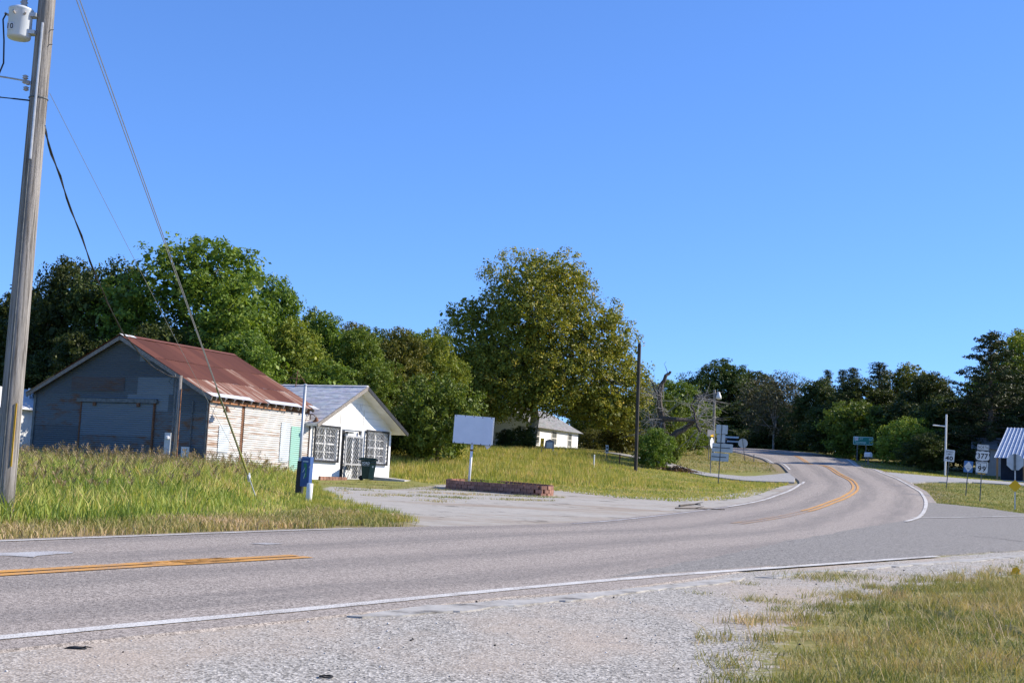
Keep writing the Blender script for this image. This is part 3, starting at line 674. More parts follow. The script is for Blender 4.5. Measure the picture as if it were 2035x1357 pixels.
roadside = [(p.x, p.y) for p in (gp(1762, 97), gp(1850, 95), gp(2250, 97), gp(2250, 125), gp(1900, 122), gp(1740, 140), gp(1640, 160), gp(1580, 175), gp(1572, 163), gp(1650, 132), gp(1700, 114))]
grass('shaded_grass', 'grass strip in the shade of the roadside trees', roadside, 22, .14, .06, 'grass_field', (HWY,), -.05, .7, 1, 0, 81)
rgk = lambda X, Y: sm(sdist(right_grass, X, Y), 2.4) + .5 * fbm(X, Y, 1.1, 5) + rng.normal(0, .10, len(X)) > .55
rg2 = [tuple(p) for p in pw([(1380, 1420), (1380, 1250), (1560, 1190), (1800, 1140), (2035, 1112), (2250, 1085), (2350, 1420)])]
grass('foreground_grass', 'straw and green grass tufts growing over the gravel', rg2, 1150, lambda X, Y: .10 + .055 * fbm(X, Y, .9, 9), .008, 'grass_short', (HWY, [tuple(p) for p in side_road]), .05, 1.0, 2, 0, 91, keep=rgk)
grass('straw_blades', 'long thin straw coloured blades above the foreground grass', rg2, 60, .24, .006, 'grass_short', (HWY, [tuple(p) for p in side_road]), .28, 1.3, 2, 0, 93, keep=rgk)
# single tufts on the gravel
def tuft(px, py, r, n, hgt):
    c = G(px, py); X = c.x + rng.normal(0, r, n); Y = c.y + rng.normal(0, r, n); return X, Y, np.full(n, hgt)
TX, TY, TH = zip(*[tuft(px, py, r, n, h) for px, py, r, n, h in ((1630, 1150, .3, 420, .12), (1690, 1146, .25, 300, .1), (1500, 1194, .13, 120, .1), (1560, 1198, .14, 130, .07), (1650, 1206, .2, 180, .1), (1675, 1183, .18, 220, .09), (1740, 1167, .2, 200, .07), (1510, 1287, .10, 90, .06), (1450, 1325, .12, 160, .08), (1455, 1347, .1, 120, .07), (1475, 1292, .07, 40, .05), (1395, 1180, .1, 50, .05), (1490, 1161, .12, 60, .06), (1850, 1148, .3, 260, .06))])
TX, TY, TH = np.concatenate(TX), np.concatenate(TY), np.concatenate(TH); n = len(TX); TZ = gz(TX, TY)
hh = TH * rng.uniform(.5, 1.2, n); th = rng.uniform(0, 6.28, n); ax = rng.uniform(0, 3.14, n); e = np.stack([np.cos(ax) * .004, np.sin(ax) * .004, np.zeros(n)], 1)
b = np.stack([TX, TY, TZ], 1); V = np.stack([b - e, b + e, b + np.stack([np.cos(th) * hh * .8, np.sin(th) * hh * .8, hh], 1)], 1).reshape(-1, 3)
tag(from_arrays('grass_tufts', V, np.arange(3 * n).reshape(n, 3), 'grass_short', np.clip(rng.normal(.45, .2, n), 0, 1)), 'small grass tufts sprouting from the gravel', 'grass', kind='stuff')

# loose gravel
def stones(name, label, n, poly, smin, smax, mat, keep=None):
    X, Y = scatter(poly, n, (HWY, [tuple(p) for p in side_road]))
    if keep is not None: k = keep(X, Y); X, Y = X[k], Y[k]
    n = len(X); Z = gz(X, Y); sz = smin + (smax - smin) * rng.power(.5, n) ** 2
    base = np.array([(1, 0, 0), (0, 1, 0), (-1, 0, 0), (0, -1, 0), (0, 0, .7), (0, 0, -.5)], float)
    V = base[None] * rng.uniform(.6, 1.2, (n, 6, 1)) * sz[:, None, None] * .5; th = rng.uniform(0, 6.28, n)
    x = V[..., 0] * np.cos(th)[:, None] - V[..., 1] * np.sin(th)[:, None]; y = V[..., 0] * np.sin(th)[:, None] + V[..., 1] * np.cos(th)[:, None]
    V = np.stack([x + X[:, None], y + Y[:, None], V[..., 2] + Z[:, None] + sz[:, None] * .15], -1).reshape(-1, 3)
    f = np.array([(0, 1, 4), (1, 2, 4), (2, 3, 4), (3, 0, 4), (1, 0, 5), (2, 1, 5), (3, 2, 5), (0, 3, 5)])
    F = (np.arange(n)[:, None, None] * 6 + f[None]).reshape(-1, 3)
    tag(from_arrays(name, V, F, mat), label, 'gravel', kind='stuff')
fg = [tuple(p) for p in pw([(-80, 1400), (-80, 1285), (600, 1226), (1000, 1190), (1400, 1156), (1900, 1118), (2100, 1100), (2100, 1420)])]
stones('loose_gravel', 'grey loose gravel scattered on the near shoulder', 15000, fg, .008, .024, 'stone_mix', lambda X, Y: fbm(X, Y, 2.2, 15) > -.15)
stones('pale_gravel', 'pale white stones lying among the gravel', 1900, fg, .012, .035, 'white_stone')
stones('asphalt_crumbs', 'black asphalt crumbs lying among the gravel', 1100, fg, .012, .045, 'dark_stone')

# ================================================================== barn and white house
U = Vector((.427, .904, 0)).normalized(); ROTB = math.atan2(U.y, U.x)
V_ = Vector((-U.y, U.x, 0))
def on_ray(px, base, dirv):
    """distance along a horizontal line base + s*dirv where it meets image column px"""
    s = 0.0
    for _ in range(30):
        p = base + dirv * s; e = proj(p)[0] - px
        q = base + dirv * (s + .01); de = (proj(q)[0] - proj(p)[0]) / .01
        s -= e / de
    return s
BC = P(404, 950, 51.3); BC.z = g(BC.x, BC.y) - .15
BL = on_ray(609, BC + Vector((0, 0, 1)), U); BWd = on_ray(62, BC + Vector((0, 0, 1)), V_)
BH = P(413, 785, 51.3).z - BC.z
mid = BC + V_ * (BWd / 2); BA = P(243, 672, mid.y).z - BC.z
print('barn', BL, BWd, BH, BA)
barn = thing('barn', 'old corrugated tin barn with rusty red roof and gable end in shade', 'barn', BC, ROTB)
PITCHC = .09
def corr_profile(z0, z1, amp=.016, seg=4):
    n = max(1, int(round((z1 - z0) / PITCHC * seg))); return [(z0 + (z1 - z0) * i / n, amp * math.sin(2 * math.pi * (z0 + (z1 - z0) * i / n) / PITCHC)) for i in range(n + 1)]
def corr_sheet(xl, xr, z0, z1, out):
    """sheet with horizontal ridges between xl(z) and xr(z), ridges bulging by -out in local y"""
    mb = MB(); pr = corr_profile(z0, z1); vs, fs = [], []
    for z, d in pr: vs += [(xl(z), -out - d, z), (xr(z), -out - d, z)]
    for i in range(len(pr) - 1): a = 2 * i; fs.append((a, a + 1, a + 3, a + 2))
    mb.add(vs, fs); return mb
ROW = .70
# side wall (local y = 0, faces -y)
core = MB(); core.box(.05, BL - .05, .06, .16, 0, BH - .1); core.box(.06, .16, .17, BWd - .05, 0, BH - .1); core.box(BL - .16, BL - .06, .17, BWd - .05, 0, BH - .1); core.box(.17, BL - .17, BWd - .16, BWd - .06, 0, BH - .1)
core.build('wall_frame', 'weathered_wood', barn)
rows = int(math.ceil((BH - .28) / ROW)); top_side = BH - .28
side_breaks = [0.0, 2.28, 4.95, BL]
door_gap = (2.20, 2.34)
for r in range(rows):
    z0 = r * ROW; z1 = min(z0 + ROW + .03, top_side)
    for k in range(3):
        a, b = side_breaks[k], side_breaks[k + 1]; out = .055 if k == 1 else .02
        if k == 0: b = door_gap[0]
        if k == 1: a = door_gap[1]
        corr_sheet(lambda z: a + .01, lambda z: b - .01, z0, z1, out + .004 * (r % 2)).build('wall_sheet', 'tin_painted', barn)
corr_sheet(lambda z: .72, lambda z: 1.42, 1.25, 2.35, .05).build('patch_sheet', 'tin_whiteblue', barn)['label'] = 'pale blue white patch sheet on the side wall'
corr_sheet(lambda z: .72, lambda z: 1.42, .25, 1.22, .047).build('patch_sheet', 'galvanised', barn)
corr_sheet(lambda z: 5.82, lambda z: 6.72, .55, 2.62, .05).build('patch_sheet', 'tin_green', barn)['label'] = 'faded green patch sheet on the side wall'
corr_sheet(lambda z: 5.05, lambda z: 5.75, 1.0, 2.75, .048).build('patch_sheet', 'tin_whiteblue', barn)
MB().box(door_gap[0] - .02, door_gap[1] + .02, -.03, .05, 0, top_side).build('door_jamb', 'rust_iron', barn)
MB().box(0, 5.15, -.14, -.07, top_side + .0, top_side + .15).build('door_track', 'rust_beam', barn)
[MB().box(x_, x_ + .04, -.06, .1, 0, top_side).build('corner_trim', 'tin_rusty', barn) for x_ in (-.035, BL)]
# gable wall (local x = 0, faces -x): sheets built in a turned frame
gw = bpy.data.objects.new('gable_wall', None); COL.objects.link(gw); gw.parent = barn; gw.rotation_euler = (0, 0, R(-90)); gw.location = (0, BWd, 0)
# in gw frame: x runs from far left corner (0) to barn corner (BWd), outward is -y
slope = (BA - BH) / (BWd / 2)
def gl(z): return 0.0 if z < BH else min((z - BH) / slope, BWd / 2)
def gr(z): return BWd - gl(z)
dl, dr_ = BWd - 6.7, BWd - 2.8
zr = 0; r = 0
while zr < BA - .12:
    z0, z1 = zr, min(zr + ROW + .03, BA - .1)
    cuts = [-1, dl - .1, dr_ + .1, 99] if z0 < 3.1 else ([-1, 2.6 + .6 * (r % 2), 5.2 + .5 * (r % 2), 7.6, 99])
    if z0 < 3.1 and z1 > 3.12: cuts = [-1, 2.6, 5.2, 7.4, 99]
    for k in range(len(cuts) - 1):
        a, b = cuts[k], cuts[k + 1]
        fl = lambda z, a=a: max(gl(z), a); fr = lambda z, b=b: min(gr(z), b)
        if fr(z0) - fl(z0) < .15: continue
        rust = False
        pale = r >= 4 and k == 2
        f2 = lambda z: max(fl(z), fl(z0) if False else fl(z)); 
        corr_sheet(fl, lambda z: max(fr(z), fl(z) + .001), z0, z1, .02 + .004 * ((r + k) % 2)).build('wall_sheet', 'tin_rusty' if rust else ('tin_pale' if (pale and random.random() < .4) else 'tin_bare'), gw)
    zr += ROW; r += 1
gd = [None] * 4
for i, (z0, z1, mt) in enumerate(((.25, 1.0, 'tin_bare'), (1.0, 1.75, 'tin_bare'), (1.75, 2.45, 'tin_pale'), (2.45, 3.1, 'tin_pale'))):
    corr_sheet(lambda z: dl, lambda z: dr_, z0, z1 + .02, .075).build('sliding_door_sheet', mt, gw)
MB().box(dl - .25, dr_ + .2, -.16, -.05, 3.14, 3.30).build('door_track', 'post_steel', gw)
[MB().box(x_, x_ + .15, -.15, -.09, 2.98, 3.16).build('door_hanger', 'rust_iron', gw) for x_ in (dl + .65, dr_ - .85)]
[MB().box(x_, x_ + .07, -.10, .0, .0, 3.14).build('door_jamb', 'rust_iron', gw) for x_ in (dl - .08, dr_ + .01)]
corr_sheet(lambda z: max(2.05, gl(z)), lambda z: 5.0, 3.62, 4.22, .05).build('wall_sheet', 'tin_rusty', gw)['label'] = 'rust brown sheet above the barn door'
[MB().box(x_, x_ + w_, -.07, .02, 0, BH).build('corner_board', 'post_steel', gw) for x_, w_ in ((-.04, .12), (BWd - .04, .06))]
MB().box(BWd - .95, BWd - .55, -.32, -.04, .95, 1.38).build('electric_box', 'post_steel', gw)
MB().box(BWd - .955, BWd - .545, -.345, -.325, .94, 1.39).build('box_door', 'galvanised', gw)
MB().tube([(BWd - .75, -.08, 1.38), (BWd - .75, -.08, 3.3)], .025, 6).build('conduit', 'post_steel', gw)
# roof of the barn: corrugated sheets, three courses on each slope
OV, FO = .32, .28
sl_len = math.hypot(BWd / 2 + OV, slope * (BWd / 2 + OV)); ang = math.atan(slope)
roof = bpy.data.objects.new('roof', None); COL.objects.link(roof); roof.parent = barn
ncol = 12; cw = (BL + 2 * FO) / ncol; courses = [(0, 1.75), (1.72, 3.5), (3.47, sl_len)]
def roof_sheet(w, l):
    n = 28; vs, fs = [], []
    for i in range(n + 1):
        x = (w + .05) * i / n; zz = .012 * math.sin(2 * math.pi * i / 4)
        vs += [(x, 0, zz), (x, l, zz)]
    for i in range(n): a = 2 * i; fs.append((a, a + 2, a + 3, a + 1))
    return MB().add(vs, fs)
proto = {}
for side in (0, 1):
    for ci, (a, b) in enumerate(courses):
        key = ci
        for k in range(ncol):
            mt = 'roof_rust' if ci == 2 or (ci == 1 and random.random() < .75) else 'roof_streak'
            if ci == 0: mt = 'roof_streak' if random.random() < .8 else 'roof_rust'
            kk = (ci, mt)
            if kk not in proto:
                mb = roof_sheet(cw, b - a); me = bpy.data.meshes.new('roof_sheet'); me.from_pydata(mb.v, [], mb.f); me.update(); me.materials.append(MAT[mt]); proto[kk] = me
            o = bpy.data.objects.new('roof_sheet', proto[kk]); COL.objects.link(o); o.parent = roof
            lift = .012 * (2 - ci) * 0 + .014 * ci + .004 * (k % 2); ca, sa = math.cos(ang), math.sin(ang)
            ze = BH - slope * OV + .10
            if side == 0:
                o.location = (-FO + k * cw, -OV + ca * a - sa * lift, ze + sa * a + ca * lift); o.rotation_euler = (ang + random.uniform(-.006, .006), 0, 0)
            else:
                o.location = (-FO + (k + 1) * cw, BWd + OV - ca * a + sa * lift, ze + sa * a + ca * lift); o.rotation_euler = (ang, 0, math.pi)
# bright replacement strips at the eave and the ridge end
ca, sa = math.cos(ang), math.sin(ang); ze = BH - slope * OV + .10
for x0, x1 in ((-FO, 2.6), (3.7, 6.2), (7.0, BL + FO)):
    mb = MB(); y0, y1 = -.03, .34
    mb.add([(x0, -OV + ca * y0 - sa * .03, ze + sa * y0 + ca * .03), (x1, -OV + ca * y0 - sa * .03, ze + sa * y0 + ca * .03), (x1, -OV + ca * y1 - sa * .03, ze + sa * y1 + ca * .03), (x0, -OV + ca * y1 - sa * .03, ze + sa * y1 + ca * .03)], [(0, 1, 2, 3)])
    mb.build('eave_strip', 'roof_bright', roof)
MB().prism([(BWd / 2 - .22, BA - .02), (BWd / 2, BA + .17), (BWd / 2 + .22, BA - .02), (BWd / 2, BA + .12)], -FO, BL + FO)
rc = MB(); 
for x0, x1, nm in ((-FO - .02, .55, 'roof_bright'), (.55, BL + FO, 'roof_rust')):
    c = MB(); zt = BA + .175
    c.add([(x0, BWd / 2 - .2, zt - .2 * slope), (x1, BWd / 2 - .2, zt - .2 * slope), (x1, BWd / 2, zt), (x0, BWd / 2, zt), (x1, BWd / 2 + .2, zt - .2 * slope), (x0, BWd / 2 + .2, zt - .2 * slope)], [(0, 1, 2, 3), (3, 2, 4, 5)])
    c.build('ridge_cap', nm, roof)
# rake boards and rafter tails
for sgn in (0, 1):
    a = Vector((-FO + .03, -OV if sgn == 0 else BWd + OV, BH - slope * OV)); b = Vector((-FO + .03, BWd / 2, BA))
    MB().beam(a, b, .05, .16).build('rake_board', 'weathered_wood', roof)
for k in range(13):
    x = .1 + k * (BL - .2) / 12
    MB().beam((x, -OV + .03, BH - slope * OV + .0), (x, .3, BH + slope * .3), .05, .12).build('rafter_tail', 'weathered_wood', roof)
MB().box(0, BL, .0, .06, BH - .28, BH - .06).build('top_plate', 'rust_iron', barn)
def barn_lamp(x, y, z):
    o = MB().lathe([(.02, .2), (.05, .18), (.09, .1), (.16, .0), (.165, -.02), (.14, -.01), (.03, .08)], 14, (x, y, z)).build('lamp_shade', 'rust_iron', barn, True)
    MB().tube([(x, 0, z + .3), (x, (y + 0) / 2, z + .34), (x, y, z + .2)], .018, 6).build('lamp_arm', 'rust_iron', barn, True)
barn_lamp(.55, -.5, BH - .62); barn_lamp(BL - .1, -.45, BH - .62)
MB().tube([(-FO + 1.0, BWd - 1.5, BH + slope * 1.5), (-FO + 1.0, BWd - 1.5, BH + slope * 1.5 + .5)], .06, 8).build('roof_vent', 'galvanised', roof)

# ---- white house
HA = P(611, 950, 58.0); HA.z = g(HA.x, HA.y) - .1
HWd = on_ray(773, HA + Vector((0, 0, .5)), U); Nn = -V_
EAV = 2.78; ov, fo = .5, .66
RID = P(724, 772, (HA + U * HWd / 2 + Nn * fo).y).z - HA.z
hs_ = (RID - EAV) / (HWd / 2)
print('house', HWd, RID, hs_)
house = thing('white_house', 'small white painted gable front house with barred windows', 'house', HA, ROTB)
openings = {'wl': (.30, 2.22, 1.02, 2.56), 'door': (2.62, 4.42, .12, 2.50), 'wr': (4.78, 6.72, 1.02, 2.56)}
sx_ = HWd / 7.2
openings = {k: (a * sx_, b * sx_, c, d_) for k, (a, b, c, d_) in openings.items()}
MB().prism([(0.02, 0), (HWd - .02, 0), (HWd - .02, EAV - .02), (HWd / 2, RID - .04), (.02, EAV - .02)], .14, .26).build('wall_core', 'house_white', house)
MB().box(0, .12, .27, 9, 0, EAV - .03).box(HWd - .12, HWd, .27, 9, 0, EAV - .03).box(.13, HWd - .13, 8.9, 9.02, 0, EAV - .03).build('side_wall', 'house_white', house)
def gx0(z): return 0 if z < EAV else (z - EAV) / hs_
z = 0.0; r = 0; BRD = .32
while z < RID - .12:
    z1 = min(z + BRD - .008, RID - .08); iv = [(0.0, HWd)]
    for a, b, c, d_ in openings.values():
        if c < z1 and d_ > z:
            nv = []
            for p, q in iv:
                if b <= p or a >= q: nv.append((p, q)); continue
                if a - p > .05: nv.append((p, a))
                if q - b > .05: nv.append((b, q))
            iv = nv
    for p, q in iv:
        pl0, pr0 = max(p, gx0(z)), min(q, HWd - gx0(z)); pl1, pr1 = max(p, gx0(z1)), min(q, HWd - gx0(z1))
        if pr0 - pl0 < .05: continue
        if pr1 < pl1: pl1 = pr1 = (pl1 + pr1) / 2
        y0 = .02 * (r % 2) * .15
        MB().prism([(pl0, z), (pr0, z), (pr1, z1), (pl1, z1)], y0, .14).build('siding_board', 'house_white', house)
    z += BRD; r += 1
MB().box(0, HWd, -.022, -.002, 2.62, 2.70).build('trim_board', 'house_white', house)
MB().box(HWd * .335, HWd * .345, -.02, -.002, 2.75, 3.75).build('batten', 'soffit', house); MB().box(HWd * .62, HWd * .63, -.02, -.002, 2.75, 3.6).build('batten', 'soffit', house)
MB().box(HWd * .47, HWd * .56, -.006, -.002, 3.12, 3.2).build('painted_mark', 'pink_print', house)
for x, h_ in ((.36, .5), (.40, .42), (.47, .3), (.52, .28), (.565, .42), (.585, .45)):
    MB().beam((HWd * x, -.004, 3.55), (HWd * x + .08, -.004, 3.55 + h_ * .8), .03, .006, (0, 1, 0)).build('painted_mark', 'faded_print', house)
def window(a, b, c, d_, nm):
    w = bpy.data.objects.new('window', None); COL.objects.link(w); w.parent = house
    fr = MB(); t = .07
    fr.box(a, a + t, .02, .10, c, d_).box(b - t, b, .02, .10, c, d_).box(a + t, b - t, .02, .10, c, c + t).box(a + t, b - t, .02, .10, d_ - t, d_)
    mx = (a + b) / 2; fr.box(mx - .05, mx + .05, .03, .10, c + t, d_ - t)
    for hx0, hx1 in ((a + t, mx - .05), (mx + .05, b - t)):
        for q in (.25, .5, .75): fr.box(hx0, hx1, .05, .09, c + (d_ - c) * q - (.035 if q == .5 else .015), c + (d_ - c) * q + (.035 if q == .5 else .015))
        xm = (hx0 + hx1) / 2; fr.box(xm - .013, xm + .013, .055, .085, c + t, d_ - t)
    fr.build('window_frame', 'house_white', w)
    for hx0, hx1 in ((a + t, mx - .05), (mx + .05, b - t)):
        MB().box(hx0, hx1, .10, .11, c + t, d_ - t).build('pane', 'glass_dark', w)
    gf = MB(); e = .09; y0, y1 = -.13, -.07
    gf.box(a - e, a, y0, y1, c - e, d_ + e).box(b, b + e, y0, y1, c - e, d_ + e).box(a, b, y0, y1, c - e, c).box(a, b, y0, y1, d_, d_ + e)
    for xx in (a - e + .02, b + e - .05):
        for zz in (c, d_ - .05): gf.box(xx, xx + .03, y1, .0, zz, zz + .04)
    gf.build('grille_frame', 'black_iron_and_shade', w)
    bars = MB(); chevron(bars, a, b, c, d_, -.10); bars.build('grille_bars', 'grille_paint', w)
def chevron(bars, a, b, c, d_, y, pitch=.16, th=.022):
    mx = (a + b) / 2; hw = mx - a; k = 1.45
    for sg in (-1, 1):
        z0 = c - hw * k
        while z0 < d_:
            # from the centre line going up and outward
            p = [(mx, z0), (mx + sg * hw, z0 + hw * k)]
            (x0, q0), (x1, q1) = p
            t0 = max(0, (c - q0) / (q1 - q0)); t1 = min(1, (d_ - q0) / (q1 - q0))
            if t1 > t0 + .02: bars.beam((x0 + (x1 - x0) * t0, y, q0 + (q1 - q0) * t0), (x0 + (x1 - x0) * t1, y, q0 + (q1 - q0) * t1), th, th, (0, 1, 0))
            z0 += pitch * 1.2
    bars.beam((mx, y, c), (mx, y, d_), th, th, (0, 1, 0))
window(*openings['wl'], 'l'); window(*openings['wr'], 'r')
a, b, c, d_ = openings['door']
dr = bpy.data.objects.new('door', None); COL.objects.link(dr); dr.parent = house
MB().box(a, a + .30, .02, .12, c, d_).build('dark_recess_fill', 'black_iron_and_shade', dr)  # solid black box, the darkness of the recess put into its colour
MB().box(a + .30, b, .08, .12, c, d_).build('door_leaf', 'house_white', dr)
MB().box(a + .50, b - .75, .07, .079, c + .5, d_ - .25).box(b - .6, b - .1, .07, .079, c + .1, d_ - .25).build('door_pane', 'glass_dark', dr)
gf = MB(); ga, gb, gc, gd_ = a + .22, b - .02, c + .02, d_ - .22; t = .09
gf.box(ga, ga + t, -.12, -.06, gc, gd_).box(gb - t, gb, -.12, -.06, gc, gd_).box(ga + t, gb - t, -.12, -.06, gc, gc + t).box(ga + t, gb - t, -.12, -.06, gd_ - t, gd_).box(ga + t, gb - t, -.12, -.06, gc + .72, gc + .80)
gf.build('grille_frame', 'grille_paint', dr)
bars = MB(); chevron(bars, ga + t, gb - t, gc + t, gd_ - t, -.09, .19); bars.build('grille_bars', 'grille_paint', dr)
MB().box(a + .25, a + .75, -.2, -.02, d_ - .14, d_ - .04).build('door_lamp', 'post_steel', dr); MB().box(b - .32, b - .18, -.05, .0, d_ - .16, d_ + .02).build('bracket', 'black_iron_and_shade', dr)
# roof: deck with pale underside, shingle courses on top
hroof = bpy.data.objects.new('roof', None); COL.objects.link(hroof); hroof.parent = house
LEN = 9.6; ha = math.atan(hs_)
for sg in (0, 1):
    tip = -ov if sg == 0 else HWd + ov; zt = EAV - hs_ * ov; mx = HWd / 2
    MB().add([(tip, -fo, zt), (mx, -fo, RID), (mx, LEN, RID), (tip, LEN, zt), (tip, -fo, zt + .1), (mx, -fo, RID + .1), (mx, LEN, RID + .1), (tip, LEN, zt + .1)],
             [(0, 1, 2, 3), (7, 6, 5, 4), (0, 4, 5, 1), (0, 3, 7, 4), (2, 6, 7, 3)]).build('soffit_deck', 'soffit', hroof)
    n = 30; mb = MB()
    for i in range(n):
        t0, t1 = i / n, min(1, (i + 1.25) / n); x0, x1 = tip + (mx - tip) * t0, tip + (mx - tip) * t1; z0, z1 = zt + (RID - zt) * t0, zt + (RID - zt) * t1
        y = -fo - .02
        while y < LEN:
            w_ = random.uniform(.7, 1.1); jj = random.uniform(0, .012); y1 = min(y + w_, LEN)
            up0 = .125 + jj; up1 = .108
            mb.add([(x0, y + .006, z0 + .103), (x0, y1, z0 + .103), (x0, y + .006, z0 + up0), (x0, y1, z0 + up0), (x1, y1, z1 + up1), (x1, y + .006, z1 + up1)], [(0, 1, 3, 2), (2, 3, 4, 5)])
            y = y1
    o = mb.build('shingles', 'shingle_grey', hroof); o['kind'] = 'stuff'
    MB().beam((tip, -fo - .035, zt + .02), (mx, -fo - .035, RID + .02), .05, .17, (0, 0, 1)).build('rake_fascia', 'weathered_wood' if sg == 0 else 'black_iron_and_shade', hroof)  # right rake board coloured black for the shadow on it
MB().prism([(HWd / 2 - .14, RID + .09), (HWd / 2, RID + .155), (HWd / 2 + .14, RID + .09)], -fo - .02, LEN).build('ridge_cap', 'shingle_grey', hroof)
an = MB(); an.tube([(HWd / 2 - .2, 3.4, RID), (HWd / 2 - .1, 3.4, RID + .85)], .025, 6).tube([(HWd / 2 - .3, 4.3, RID), (HWd / 2 - .1, 3.4, RID + .8)], .015, 5).tube([(HWd / 2 + .2, 2.9, RID), (HWd / 2 - .1, 3.4, RID + .8)], .015, 5).tube([(HWd / 2 - .1, 3.0, RID + .42), (HWd / 2 - .1, 3.8, RID + .47)], .02, 5)
an.build('antenna_stand', 'rust_iron', hroof)
# step, ramp and brick border in front of the house
def at_house(x, y, z=0): return HA + U * x + V_ * y + Vector((0, 0, z))
p = at_house(5.9, -1.0); p.z = g(p.x, p.y)
rp = thing('concrete_ramp', 'pale concrete ramp slab in front of the white house', 'ramp', p, ROTB + .35)
MB().add([(-1.5, -.9, .03), (1.5, -.9, .03), (1.5, .8, .13), (-1.5, .8, .13), (-1.5, -.9, -.1), (1.5, -.9, -.1), (1.5, .8, -.1), (-1.5, .8, -.1)], [(0, 1, 2, 3), (0, 4, 5, 1), (1, 5, 6, 2), (2, 6, 7, 3), (3, 7, 4, 0)]).build('slab', 'concrete', rp)
p = at_house(1.0, -.75); p.z = g(p.x, p.y)
bs = thing('brick_border', 'low dark brick border under the barred window', 'border', p, ROTB)
for k in range(9): MB().box(-1.15 + k * .25, -.92 + k * .25, -.06, .06, -.05, .16).build('brick', 'brick_red', bs)

# wheelie bin
p = at_house(3.35, -1.15); p.z = g(p.x, p.y)
bn = thing('wheelie_bin', 'dark green wheeled rubbish bin by the barred door', 'bin', p, R(8), 0)
mb = MB(); vs = []
for zz, hw, hd in ((.06, .27, .30), (.95, .36, .40)): vs += [(-hw, -hd, zz), (hw, -hd, zz), (hw, hd, zz), (-hw, hd, zz)]
mb.add(vs, [(3, 2, 1, 0), (4, 5, 6, 7), (0, 1, 5, 4), (1, 2, 6, 5), (2, 3, 7, 6), (3, 0, 4, 7)]).build('body', 'green_plastic', bn)
MB().prism([(-.47, .96), (.42, .96), (.44, 1.0), (.30, 1.07), (-.36, 1.08), (-.50, 1.02)], -.46, .45).build('lid', 'green_plastic', bn)
fp = MB(); fp.add([(.02, -.345, .1), (.28, -.345, .1), (.36, -.42, .9), (.10, -.42, .9)], [(0, 1, 2, 3)]).build('front_panel', 'green_plastic_light', bn)
for s_ in (-1,):
    MB().tube([(-.30, -.27, .12), (-.30, -.22, .12)], .12, 12).build('wheel', 'rubber', bn); MB().tube([(-.30, .22, .12), (-.30, .27, .12)], .12, 12).build('wheel', 'rubber', bn)
MB().tube([(.1, -.46, .82), (.32, -.46, .82)], .025, 6).build('catch_bar', 'rubber', bn); MB().box(.17, .24, -.425, -.415, .62, .7).build('sticker', 'sign_white', bn)
o = letters('SORD', 'sign_white', bn, (-.13, -.428, .82)); o.rotation_euler = (-.11, 0, 0)
o = letters('small', 'sign_white', bn, (-.13, -.419, .715)); o.rotation_euler = (-.11, 0, 0)

# small shed behind the barn
p = gp(40, 70); p.z -= .1
shed = thing('shed', 'low white shed with grey shingle roof behind the barn', 'shed', p, ROTB)
hS = P(45, 812, p.y).z - p.z; hT = P(45, 768, p.y).z - p.z
MB().box(-4, 1.6, 0, 4, 0, hS).build('wall', 'white_paint', shed)
MB().add([(-4.4, -.4, hS - .05), (2.2, -.4, hS - .05), (2.2, 2, hT), (-4.4, 2, hT), (2.2, 4.4, hS - .05), (-4.4, 4.4, hS - .05)], [(0, 1, 2, 3), (3, 2, 4, 5)]).build('roof', 'shingle_grey', shed)
MB().tube([(1.2, 1.0, hS), (1.2, 1.0, hT)], .08, 8).build('vent_pipe', 'galvanised', shed)

# ================================================================== utility pole, transformer, wires
pb = gp(3, 22.0); pt = P(92, 20, 22.0)
dirp = (pt - pb).normalized(); lean = math.atan2(dirp.x, dirp.z)
ZTOP = 12.2
up = thing('utility_pole', 'tall weathered wooden utility pole with transformer by the road', 'pole', pb, 0, lean)
up.location.z -= .1
n = 14; MB().tube([(0, 0, ZTOP * i / n) for i in range(n + 1)], [.19 - .055 * i / n for i in range(n + 1)], 14).build('shaft', 'wood_pole', up, True)
def ph(py, px=60): return P(px, py, 22.0).z - pb.z
MB().tube([(.02, -.185, ph(310)), (.02, -.165, ph(40))], .022, 6).build('ground_conduit', 'galvanised', up)
MB().tube([(.0, -.19, .2), (.0, -.187, ph(310))], .008, 5).build('ground_wire', 'post_steel', up)
MB().box(.125, .15, -.15, -.135, ph(915, 20), ph(790, 20)).build('marker_strip', 'yellow_paint', up)
tz = ph(72); tank = MB().lathe([(.06, -.02), (.19, 0), (.205, .03), (.205, .50), (.215, .51), (.215, .54), (.12, .585), (.05, .59)], 24, (-.40, -.12, tz)).build('transformer', 'tank_paint', up, True)
tank['label'] = 'grey white cylindrical transformer tank'
MB().lathe([(.05, 0), (.07, .03), (.045, .06), (.07, .09), (.045, .12), (.06, .15), (.03, .3)], 12, (-.36, -.12, tz + .58)).build('bushing', 'porcelain', tank, True)
for ang_ in (3.5, 4.6, 5.4):
    MB().tube([(-.40 + .2 * math.cos(ang_), -.12 + .2 * math.sin(ang_), tz + .40), (-.40 + .27 * math.cos(ang_), -.12 + .27 * math.sin(ang_), tz + .43)], .022, 6).build('terminal', 'porcelain', tank)
for zz in (.08, .40): MB().box(-.22, -.10, -.2, -.04, tz + zz, tz + zz + .07).build('bracket', 'galvanised', tank)
nb_ = MB().box(-.54, -.42, -.336, -.330, tz + .1, tz + .22); o = nb_.build('number_plate', 'sign_white', tank); o.location = (0, .005, 0)
o = letters('10', 'black_print', tank, (-.48, -.336, tz + .16))
